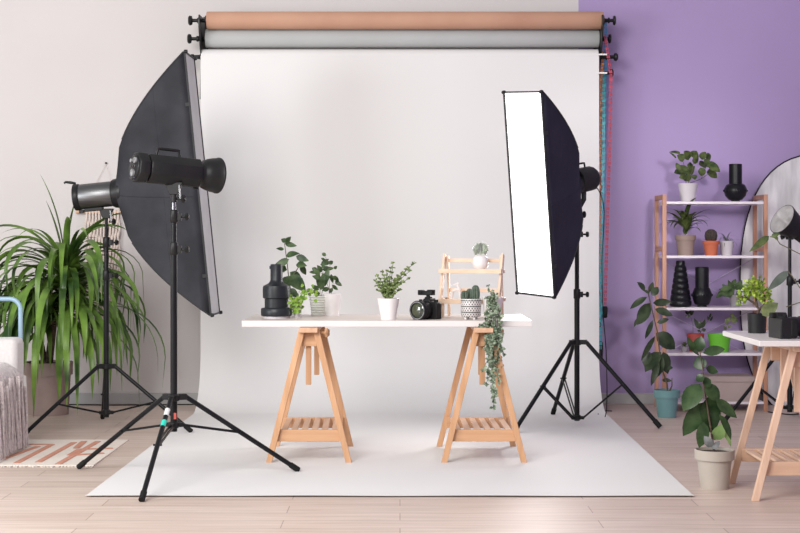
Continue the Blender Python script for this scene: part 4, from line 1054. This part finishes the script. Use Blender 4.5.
# shelf 1
c = sh(688, 0); root = plant_root('pothos_plant', 'broad-leaved plant in a white pot on the top shelf', c)
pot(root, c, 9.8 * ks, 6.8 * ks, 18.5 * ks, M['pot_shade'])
leafy(root, [(676, 158, 669, 152.5, 2), (680, 153, 669, 152, 2.5), (684, 160, 677, 155, 7), (690, 158, 684, 151, 7), (692, 157, 697, 151, 8), (693, 158, 698, 162, 7), (700, 158, 706, 152, 6), (706, 154, 710, 160, 5), (704, 163, 712, 163, 7), (709, 163, 720, 172, 7), (703, 168, 701, 176, 6),
             (708, 170, 717, 178, 6), (699, 163, 706, 168, 7), (687, 169, 674, 173, 8), (688, 172, 680, 165, 7), (690, 174, 695, 166, 7), (686, 176, 679, 178, 6), (692, 175, 695, 180, 6), (686, 181, 688, 172, 7), (690, 168, 690, 162, 6), (680, 170, 676, 163, 4), (711, 172, 715, 166, 5)],
      M['lf_mid'], SD, stems=[[(686, 184), (686, 172), (682, 158)], [(688, 184), (692, 172), (694, 160)], [(690, 183), (701, 179), (707, 165), (706, 156)], [(701, 179), (711, 172)]], stem_r=.0025, shape='heart', spread=.07)
def ball_vase(c, k, label, grp, br=1.0):
    root = thing('black_vase', label, 'vase', c, grp)
    b = MB(); b.lathe(c, [(4.5 * k, 0), (4.5 * k, 1.5 * k), (7 * k, 2.4 * k), (10.3 * br * k, 6 * k), (11.6 * br * k, 10 * k), (11.4 * br * k, 13 * k), (9.4 * br * k, 17 * k), (7.2 * k, 18 * k), (6.6 * k, 18 * k), (6.6 * k, 37.6 * k), (6.0 * k, 38 * k), (5.4 * k, 37 * k), (5.2 * k, 30 * k)], 14, smooth=False)
    b.build('vase_body', M['vase'], root)
    b = MB(); q = c + V((0, 0, 11 * k))
    for i in range(8):
        a_ = i * pi / 4; b.lathe(q + V((cos(a_) * 11.2 * br * k, sin(a_) * 11.2 * br * k, -1.5 * k)), [(0, 0), (1.3 * k, 1.2 * k), (1.3 * k, 2.2 * k), (0, 3.4 * k)], 8)
    b.build('raised_stud', M['vase'], root); return root
ball_vase(sh(735.5, 0), ks, 'black vase with round belly and straight neck on the top shelf', 'black vases on the shelving')
ball_vase(sh(702, 2), ks * 1.05, 'black vase with round belly on the middle shelf beside the ridged cone vase', 'black vases on the shelving', .82)
# shelf 2
c = sh(685.5, 1); root = plant_root('dark_leaf_plant', 'drooping dark-leaved plant in a taupe pot on the second shelf', c)
pot(root, c, 10.4 * ks, 7.8 * ks, 20.5 * ks, M['pot_taupe'], rim=.006, rimh=.036)
b = MB(); rnd = random.Random(31); cc = c + V((0, 0, 21 * ks))
for i in range(46):
    a_ = i * 2.4; el = rnd.uniform(.75, 1.5); L = rnd.uniform(.13, .25)
    b.strap(cc + V((0, 0, rnd.uniform(0, .06))), a_, el, L * (1 if sin(a_) < .5 else .7), rnd.uniform(.024, .040), radians(rnd.uniform(50, 130)), 9)
b.build('foliage', M['lf_mid'], root)
b = MB(); b.tube([c + V((0, 0, 17 * ks)), c + V((0, 0, 28 * ks)), c + V((0.004, 0, 36 * ks))], .004, 7); b.build('stem', M['stem'], root)
c = sh(711, 1, -.03); root = plant_root('round_cactus', 'round dark cactus in a small terracotta pot on the second shelf', c)
pot(root, c, 8.4 * ks, 5.8 * ks, 14.6 * ks, M['terracotta'], rim=.003, rimh=.025)
b = MB(); b.lathe(c + V((0, 0, 13.5 * ks)), [(3 * ks, 0), (5.4 * ks, 2 * ks), (6.2 * ks, 6 * ks), (5.4 * ks, 10 * ks), (3 * ks, 12.2 * ks), (0, 12.8 * ks)], 48, rad=lambda t, r, z: r * (1 + .05 * cos(16 * t))); b.build('cactus_stem', M['cactus_dark'], root)
c = sh(726.5, 1, .05); root = plant_root('air_plant', 'wispy silvery plant in a pale pot beside the terracotta cactus pot', c)
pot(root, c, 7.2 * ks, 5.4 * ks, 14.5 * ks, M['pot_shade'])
b = MB(); rnd = random.Random(8)
for i in range(26): b.strap(c + V((0, 0, 13.5 * ks)), i * 2.4, rnd.uniform(.2, 1.3), rnd.uniform(.06, .13), .006, radians(rnd.uniform(60, 150)), 9)
b.build('foliage', M['lf_air'], root)
# shelf 3
c = sh(680.5, 2); k = ks; root = thing('black_vase', 'tall ridged cone-shaped black vase on the middle shelf', 'vase', c, 'black vases on the shelving')
prof = [(8.5 * k, 0)]
for i in range(7):
    r = (11.2 - 5.4 * i / 6.5) * k; z = (1 + 5.7 * i) * k; prof += [(r - .5 * k, z), (r, z + .8 * k), (r - .5 * k, z + 4.4 * k), (r - 1.0 * k, z + 5.2 * k)]
prof += [(4.4 * k, 42 * k), (4.6 * k, 44 * k), (4.2 * k, 46 * k), (3.4 * k, 46 * k), (3.0 * k, 42 * k)]
b = MB(); b.lathe(c, prof, 32); b.build('vase_body', M['vase'], root)
c = sh(735, 2, .03); root = plant_root('small_leafy_plant', 'shadowy dark-leaved plant in a small grey pot on the middle shelf', c)
pot(root, c, 5.8 * ks, 4.6 * ks, 12 * ks, M['pot_grey'])
leafy(root, [(734, 296, 722, 284, 9), (734, 292, 728, 280, 8), (736, 290, 742, 280, 8), (733, 294, 718, 295, 8), (730, 288, 719, 290, 7), (736, 294, 743, 292, 6), (732, 285, 736, 279, 6), (725, 290, 716, 298, 7), (738, 288, 745, 286, 6)], M['lf_ficus'], SD + .02, ws=.95, shape='lance',
      stems=[[(735, 297), (731, 288), (726, 284)], [(736, 297), (738, 288)]], stem_r=.002, spread=.04)
# shelf 4
c = sh(684.5, 3, -.02); root = plant_root('mini_succulent', 'tiny grey-green succulent in a pot beside the red pot', c)
pot(root, c, 3.6 * ks, 2.8 * ks, 5.5 * ks, M['pot_grey'], soil=False)
b = MB(); rnd = random.Random(6)
for i in range(22): b.strap(c + V((0, 0, 5 * ks)), i * 2.4, rnd.uniform(.7, 1.5), rnd.uniform(.025, .045), .010, .4, 5)
b.build('foliage', M['lf_olive'], root)
c = sh(695.5, 3, 0.02); root = plant_root('jade_plant', 'small dark jade-like plant in a red pot on the fourth shelf', c)
pot(root, c, 8.6 * ks, 6.2 * ks, 18 * ks, M['pot_red'], rim=.004, rimh=.028)
leafy(root, [(689, 314, 685, 311, 4), (690, 314, 690, 310, 4), (690, 315, 694, 311, 4), (690, 316, 685, 316, 3.5), (699, 329, 694, 318, 5), (700, 329, 700, 320, 5), (701, 328, 705, 319, 5), (709, 318, 711, 313, 2.5), (709, 320, 707, 316, 3), (701, 332, 697, 331, 4), (702, 331, 706, 329, 4), (710, 321, 713, 316, 2.5), (700, 327, 696, 322, 5), (702, 326, 705, 322, 4)],
      M['lf_dark'], SD + .02, ws=.95, shape='lance', stems=[[(693, 336), (693, 325), (690, 314)], [(697, 336), (700, 328)], [(698, 336), (704, 326), (710, 318)]], stem_r=.0022, spread=.03)
c = sh(719.5, 3, 0.0); root = plant_root('potted_seedling', 'thin yellowish plant in a wide bright green pot on the fourth shelf', c)
pot(root, c, 11.8 * ks, 8.8 * ks, 18 * ks, M['pot_green'])
leafy(root, [(727, 325, 726, 318, 2.5), (728, 322, 730, 317, 2.5), (731, 319, 737, 318, 4), (730, 320, 738, 321, 4), (726, 330, 723, 326, 2.5), (728, 328, 731, 325, 2.5), (732, 317, 732, 313, 3)], M['lf_olive'], SD,
      stems=[[(725, 336), (727, 326), (730, 319)]], stem_r=.002, spread=.02)
# box on the bottom shelf
c = V((xat(727.5, 10.13), 10.13, SZ[4])); root = thing('storage_box', 'beige lidded storage box on the bottom shelf', 'box', c)
wB = 46 * ks
b = MB(); b.box(c + V((0, 0, .066)), (wB - .012, .24, .132)); b.build('box_body', M['cardboard'], root, bevel=.002)
b = MB(); b.box(c + V((0, 0, .1475)), (wB, .252, .038)); b.build('lid', M['cardboard'], root, bevel=.003)

# round reflector leaning on the wall
yr = 10.40; ex, ey_, ea, eb = 822, 288, 82, 134
root = thing('photo_reflector', 'large oval collapsible reflector with crinkled silver-white face leaning on the wall', 'reflector', pt(ex, ey_ + eb, yr))
ring = []
for i in range(64):
    t = 2 * pi * i / 64; cxp = abs(cos(t)) ** (2 / 2.5) * (1 if cos(t) > 0 else -1); cyp = abs(sin(t)) ** (2 / 2.5) * (1 if sin(t) > 0 else -1)
    ring.append(pt(ex + ea * cxp, ey_ + eb * cyp, yr))
b = MB(); vs = [pt(ex, ey_, yr)]; fs = []
for q, kf in ((1, .34), (2, .67), (3, 1.0)):
    for i, p in enumerate(ring):
        v = vs[0].lerp(p, kf); v = v + V((0, (0.008 * sin(i * .9 + q) if q < 3 else 0), 0)); vs.append(v)
for i in range(64):
    i2 = (i + 1) % 64; fs.append((0, 1 + i2, 1 + i))
    for q in range(2): fs.append((1 + q * 64 + i, 1 + q * 64 + i2, 1 + (q + 1) * 64 + i2, 1 + (q + 1) * 64 + i))
b.add(vs, fs, True); b.build('reflective_cloth', M['disc'], root)
b = MB(); b.tube(ring + [ring[0], ring[1]], .005, 8, cap=False); b.build('spring_rim', M['black'], root)

# ------------------------------------------------------------------ floor plants on the right
c = V((1.722, 9.68, 0)); k = c.y / F; root = plant_root('rubber_plant', 'tall thin dark rubber plant in a teal pot before the shelving', c)
pot(root, c, 13 * k, 9.2 * k, 27.5 * k, M['pot_teal'], rim=.006, rimh=.05)
dd = 9.66
leafy(root, [(645, 291, 637, 282, 6), (649, 292, 653, 282, 5), (652, 296, 658, 287, 7), (650, 293, 643, 290, 3), (647, 297, 630, 309, 6), (650, 303, 637, 325, 13), (638, 318, 634, 327, 3), (653, 303, 672, 302, 7), (655, 309, 673, 316, 7), (657, 323, 669, 319, 4.5), (653, 320, 645, 339, 4.5),
             (656, 333, 675, 349, 14), (655, 336, 641, 361, 5.5), (661, 352, 645, 372, 13), (661, 354, 656, 378, 12), (663, 352, 668, 374, 12), (659, 362, 651, 386, 6), (664, 368, 673, 368, 5), (662, 380, 672, 381, 4), (650, 352, 644, 366, 9)],
      M['lf_dark'], dd, ws=1.15, stem_m=M['bark'], stems=[[(668, 396), (667, 384), (663, 372), (660, 355), (657, 330), (652, 310), (648, 292), (650, 285)], [(668, 394), (672, 386), (672, 378)]], stem_r=.006, spread=.05, bend=.08)
c = V(((714.5 - CX) * 6.9 / F, 6.9, 0)); k = c.y / F; root = plant_root('rubber_plant', 'glossy big-leaved rubber plant in a beige pot beside the right table trestle', c)
pot(root, c, 19.8 * k, 14 * k, 39 * k, M['pot_beige'], rim=.008, rimh=.046)
leafy(root, [(698, 352, 701, 336, 11), (694, 352, 687, 337, 6), (703, 353, 725, 349, 9), (699, 354, 693, 352, 7), (702, 370, 698, 356, 12), (706, 368, 718, 372, 9), (702, 382, 698, 374, 8),
             (700, 384, 683, 411, 17), (705, 384, 719, 402, 13), (709, 396, 712, 434, 20), (705, 402, 683, 436, 17), (716, 399, 737, 418, 10), (719, 414, 731, 440, 8), (704, 422, 699, 448, 12), (703, 384, 711, 380, 10), (712, 402, 730, 412, 9)],
      M['lf_rubber'], 6.9, ws=1.15, stem_m=M['bark'], stems=[[(714, 452, 0), (711, 430, 0), (707, 405, 0), (704, 385, 0), (703, 370, 0), (700, 352, 0)]], stem_r=.005, spread=.05, bend=.07)
b = MB(); b.leaf(pt(714, 440, 6.92), pt(722, 424, 6.90), 15 * k, (.3, -1, .2), .1, .12, 6); b.leaf(pt(720, 424, 6.93), pt(731, 447, 6.93), 6 * k, (.3, -1, .2), .1, .12, 6); b.build('young_leaf', M['lf_new'], root, label='light green young leaf')
b = MB(); b.leaf(pt(712, 447, 6.84), pt(704, 436, 6.83), 9 * k, (-.4, -1, .5), .1, .1, 6); b.leaf(pt(712, 449, 6.84), pt(720, 441, 6.85), 6 * k, (.4, -1, .5), .1, .1, 6); b.build('dry_leaf', M['lf_air'], root, label='greyish withered leaf')

# ------------------------------------------------------------------ on the right table
def rt(px, py): return fl(px, py, ZR)
c = rt(757, 333.0); k = c.y / F; root = plant_root('bonsai_plant', 'bright green bonsai with twisted trunk in a black cylinder pot', c)
pot(root, c, 9.6 * k, 8.8 * k, 20 * k, M['pot_black'])
b = MB()
for S in ([(757, 316, 0), (759, 309, 0), (754, 303, .01), (748, 299, 0), (744, 295, 0)], [(758, 311, 0), (764, 305, 0), (765, 297, .02), (763, 292, 0)], [(757, 307, 0), (756, 299, .02), (754, 290, .03)], [(748, 299, 0), (741, 296, -.02)]):
    P = [pt(*p[:2], c.y + p[2]) for p in S]; b.tube(P, [.007 * (1 - .5 * i / (len(P) - 1)) for i in range(len(P))], 8)
b.build('trunk', M['bark'], root)
b = MB(); rnd = random.Random(14)
for (bx, by, br_, nn) in ((753, 288, 9, 120), (762, 293, 8, 90), (744, 295, 5, 45), (741, 301, 3.5, 22), (757, 284, 7, 60), (766, 299, 5, 30)):
    for i in range(nn):
        v = V((rnd.gauss(0, 1), rnd.gauss(0, 1), rnd.gauss(0, .8))); v = v.normalized() * rnd.uniform(.5, 1) * br_ * k; p = pt(bx, by, c.y) + v
        an = v.normalized() + rv(.6); b.leaf(p, p + an.normalized() * rnd.uniform(.013, .021), .015, rv(1) + V((0, -.6, .6)), .1, .1, 3, 'round')
b.build('foliage', M['lf_bonsai'], root)
b = MB(); b.leaf(pt(761, 315, c.y - .04), pt(778, 303, c.y - .06), 13 * k, (.2, -1, .4), .06, .1, 6, 'ovate'); b.build('broad_leaf', M['lf_olive'], root, label='single broad olive leaf')

# camera seen from the side/back
c = rt(779, 338); c.z = ZR
dslr('black camera lying beside the bonsai pot on the right table', c + V((0.005, 0.0, 0)), radians(99), 1.1, False, 0.085, lens_r=.040)
c = rt(806, 335.5); root = thing('camera_lens', 'round brown-black lens standing at the right edge of the right table', 'lens', c)
b = MB(); b.lathe(c, [(.030, 0), (.034, .004), (.034, .045), (.037, .05), (.037, .085), (.033, .088), (.029, .08)], 30); b.build('lens_barrel', M['black'], root)

# philodendron just outside the frame whose shoots reach in
c = V((xat(858, 6.95), 6.98, ZR)); root = plant_root('climbing_plant', 'long-stemmed plant whose shoots reach in from the right edge', c)
pot(root, c, .075, .055, .13, M['pot_white'])
b = MB(); dd = 6.95
b.leaf(pt(769, 236, dd), pt(749, 252, dd - .03), 7.5 * dd / F, (.3, -1, .5), .05, .15, 8, 'lance'); b.leaf(pt(771, 237, dd), pt(780, 233, dd), 5 * dd / F, (0, -1, .4), .1, .1, 5); b.leaf(pt(774, 236, dd), pt(778, 240, dd), 4 * dd / F, (0, -1, .4), .1, .1, 5)
rnd = random.Random(44)
for i in range(14):
    a_ = i * 2.4; p = c + V((.05 * cos(a_), .05 * sin(a_), .15 + .2 * rnd.random())); b.leaf(p, p + V((cos(a_) * .12, sin(a_) * .12, .05)), .06, (0, 0, 1), .15, .1, 6, 'heart')
b.build('foliage', M['lf_mid'], root)
b = MB(); b.leaf(pt(788, 271, dd), pt(767, 291, dd + .02), 9 * dd / F, (.2, -1, .3), .05, .12, 8, 'lance'); b.build('grey_leaf', M['lf_grey'], root, label='grey-green long leaf')
b = MB()
for S in ([(858, 300), (820, 262), (800, 254), (788, 248), (780, 244), (776, 238), (770, 236.5)], [(858, 300), (815, 289), (800, 288), (792, 276), (788, 271)], [(858, 302), (815, 300), (798, 303), (786, 307)]):
    b.tube([pt(p[0], p[1], dd) for p in S], .0025, 6)
for s in range(14):
    a_ = s * 2.4; b.tube([c + V((0, 0, .11)), c + V((.05 * cos(a_), .05 * sin(a_), .15))], .002, 5)
b.build('stem', M['stem'], root)

# ------------------------------------------------------------------ cables
def cable(name, label, P, r=.0032, curve=True):
    P = [V(p) for p in P]; Q = []
    for i in range(len(P) - 1):
        p0 = P[max(i - 1, 0)]; p1 = P[i]; p2 = P[i + 1]; p3 = P[min(i + 2, len(P) - 1)]
        for j in range(6):
            t = j / 6; Q.append(.5 * ((2 * p1) + (p2 - p0) * t + (2 * p0 - 5 * p1 + 4 * p2 - p3) * t * t + (3 * p1 - p0 - 3 * p2 + p3) * t ** 3))
    Q.append(P[-1]); b = MB(); b.tube(Q, r, 6); o = b.build(name, M['rubber']); recentre(o, P[-1]); return tag(o, label, 'cable', 'black power cables')
cable('power_cable', 'black cable dropping from the right softbox strobe to the floor', [C_R3, pt(601, 195, 9.35), pt(604, 215, 9.45), pt(602, 260, 9.5), pt(603, 310, 9.55), pt(606, 350, 9.6), pt(607, 395, 9.6), fl(605, 417, .004), fl(598, 414, .004), fl(604, 411, .004), fl(612, 411, .004)])
cable('power_cable', 'black cable lying along the grey skirting at the left', [V((xat(60, 10.38), 10.40, .004)), V((xat(110, 10.38), 10.36, .004)), V((xat(150, 10.38), 10.38, .004)), V((xat(195, 10.38), 10.40, .004))], .004)
cable('power_cable', 'black cable lying on the floor behind the right table', [V((xat(770, 9.9), 9.95, .004)), V((xat(785, 9.9), 9.80, .004)), V((xat(800, 9.9), 9.85, .004)), V((xat(830, 9.9), 9.95, .004))], .004)

# ------------------------------------------------------------------ light
w = bpy.data.worlds.new('studio_daylight'); bpy.context.scene.world = w; w.use_nodes = True
w.node_tree.nodes['Background'].inputs[0].default_value = (0.96, 0.955, 0.96, 1); w.node_tree.nodes['Background'].inputs[1].default_value = 0.58
def area(name, loc, target, size, power, col=(1, 1, 1), sy=None):
    l = bpy.data.lights.new(name, 'AREA'); l.energy = power; l.color = col; l.shape = 'RECTANGLE'; l.size = size; l.size_y = sy or size
    o = bpy.data.objects.new(name, l); C.objects.link(o); o.location = loc
    o.rotation_euler = (V(target) - V(loc)).to_track_quat('-Z', 'Y').to_euler(); return o
area('window_light', (-5.5, 4.2, 1.6), (0.2, 9.6, 0.8), 1.6, 175, (0.93, 0.965, 1.0), 1.8)
area('added_key_light', (-2.4, 2.4, 3.4), (-0.5, 9.2, 1.0), 2.8, 405, (1, 0.985, 0.97))  # soft key added high at the front left, no known ceiling fixture
fl_ = area('fill_light', (2.3, 2.6, 2.5), (1.80, 10.4, 1.15), 0.6, 3.2, (1, 0.97, 0.99))  # narrow beam added to brighten the lower purple wall
fl_.data.spread = radians(20)
# the lamp inside the lit softbox
fc = ring3 + n3 * 0.50
area('softbox_lamp', fc, fc + n3, 0.28, 14, (1, 0.97, 0.95), 1.15)

cam = bpy.data.cameras.new('camera_view'); cam.sensor_width = 36; cam.lens = F / 800 * 36; cam.shift_y = -25.5 / 800; cam.clip_end = 60
co = bpy.data.objects.new('camera_view', cam); C.objects.link(co); co.location = (0, 0, H); co.rotation_euler = (pi / 2, 0, 0)
bpy.context.scene.camera = co
vs_ = bpy.context.scene.view_settings; vs_.view_transform = 'Standard'; vs_.look = 'None'; vs_.exposure = 0.0; vs_.gamma = 1.0
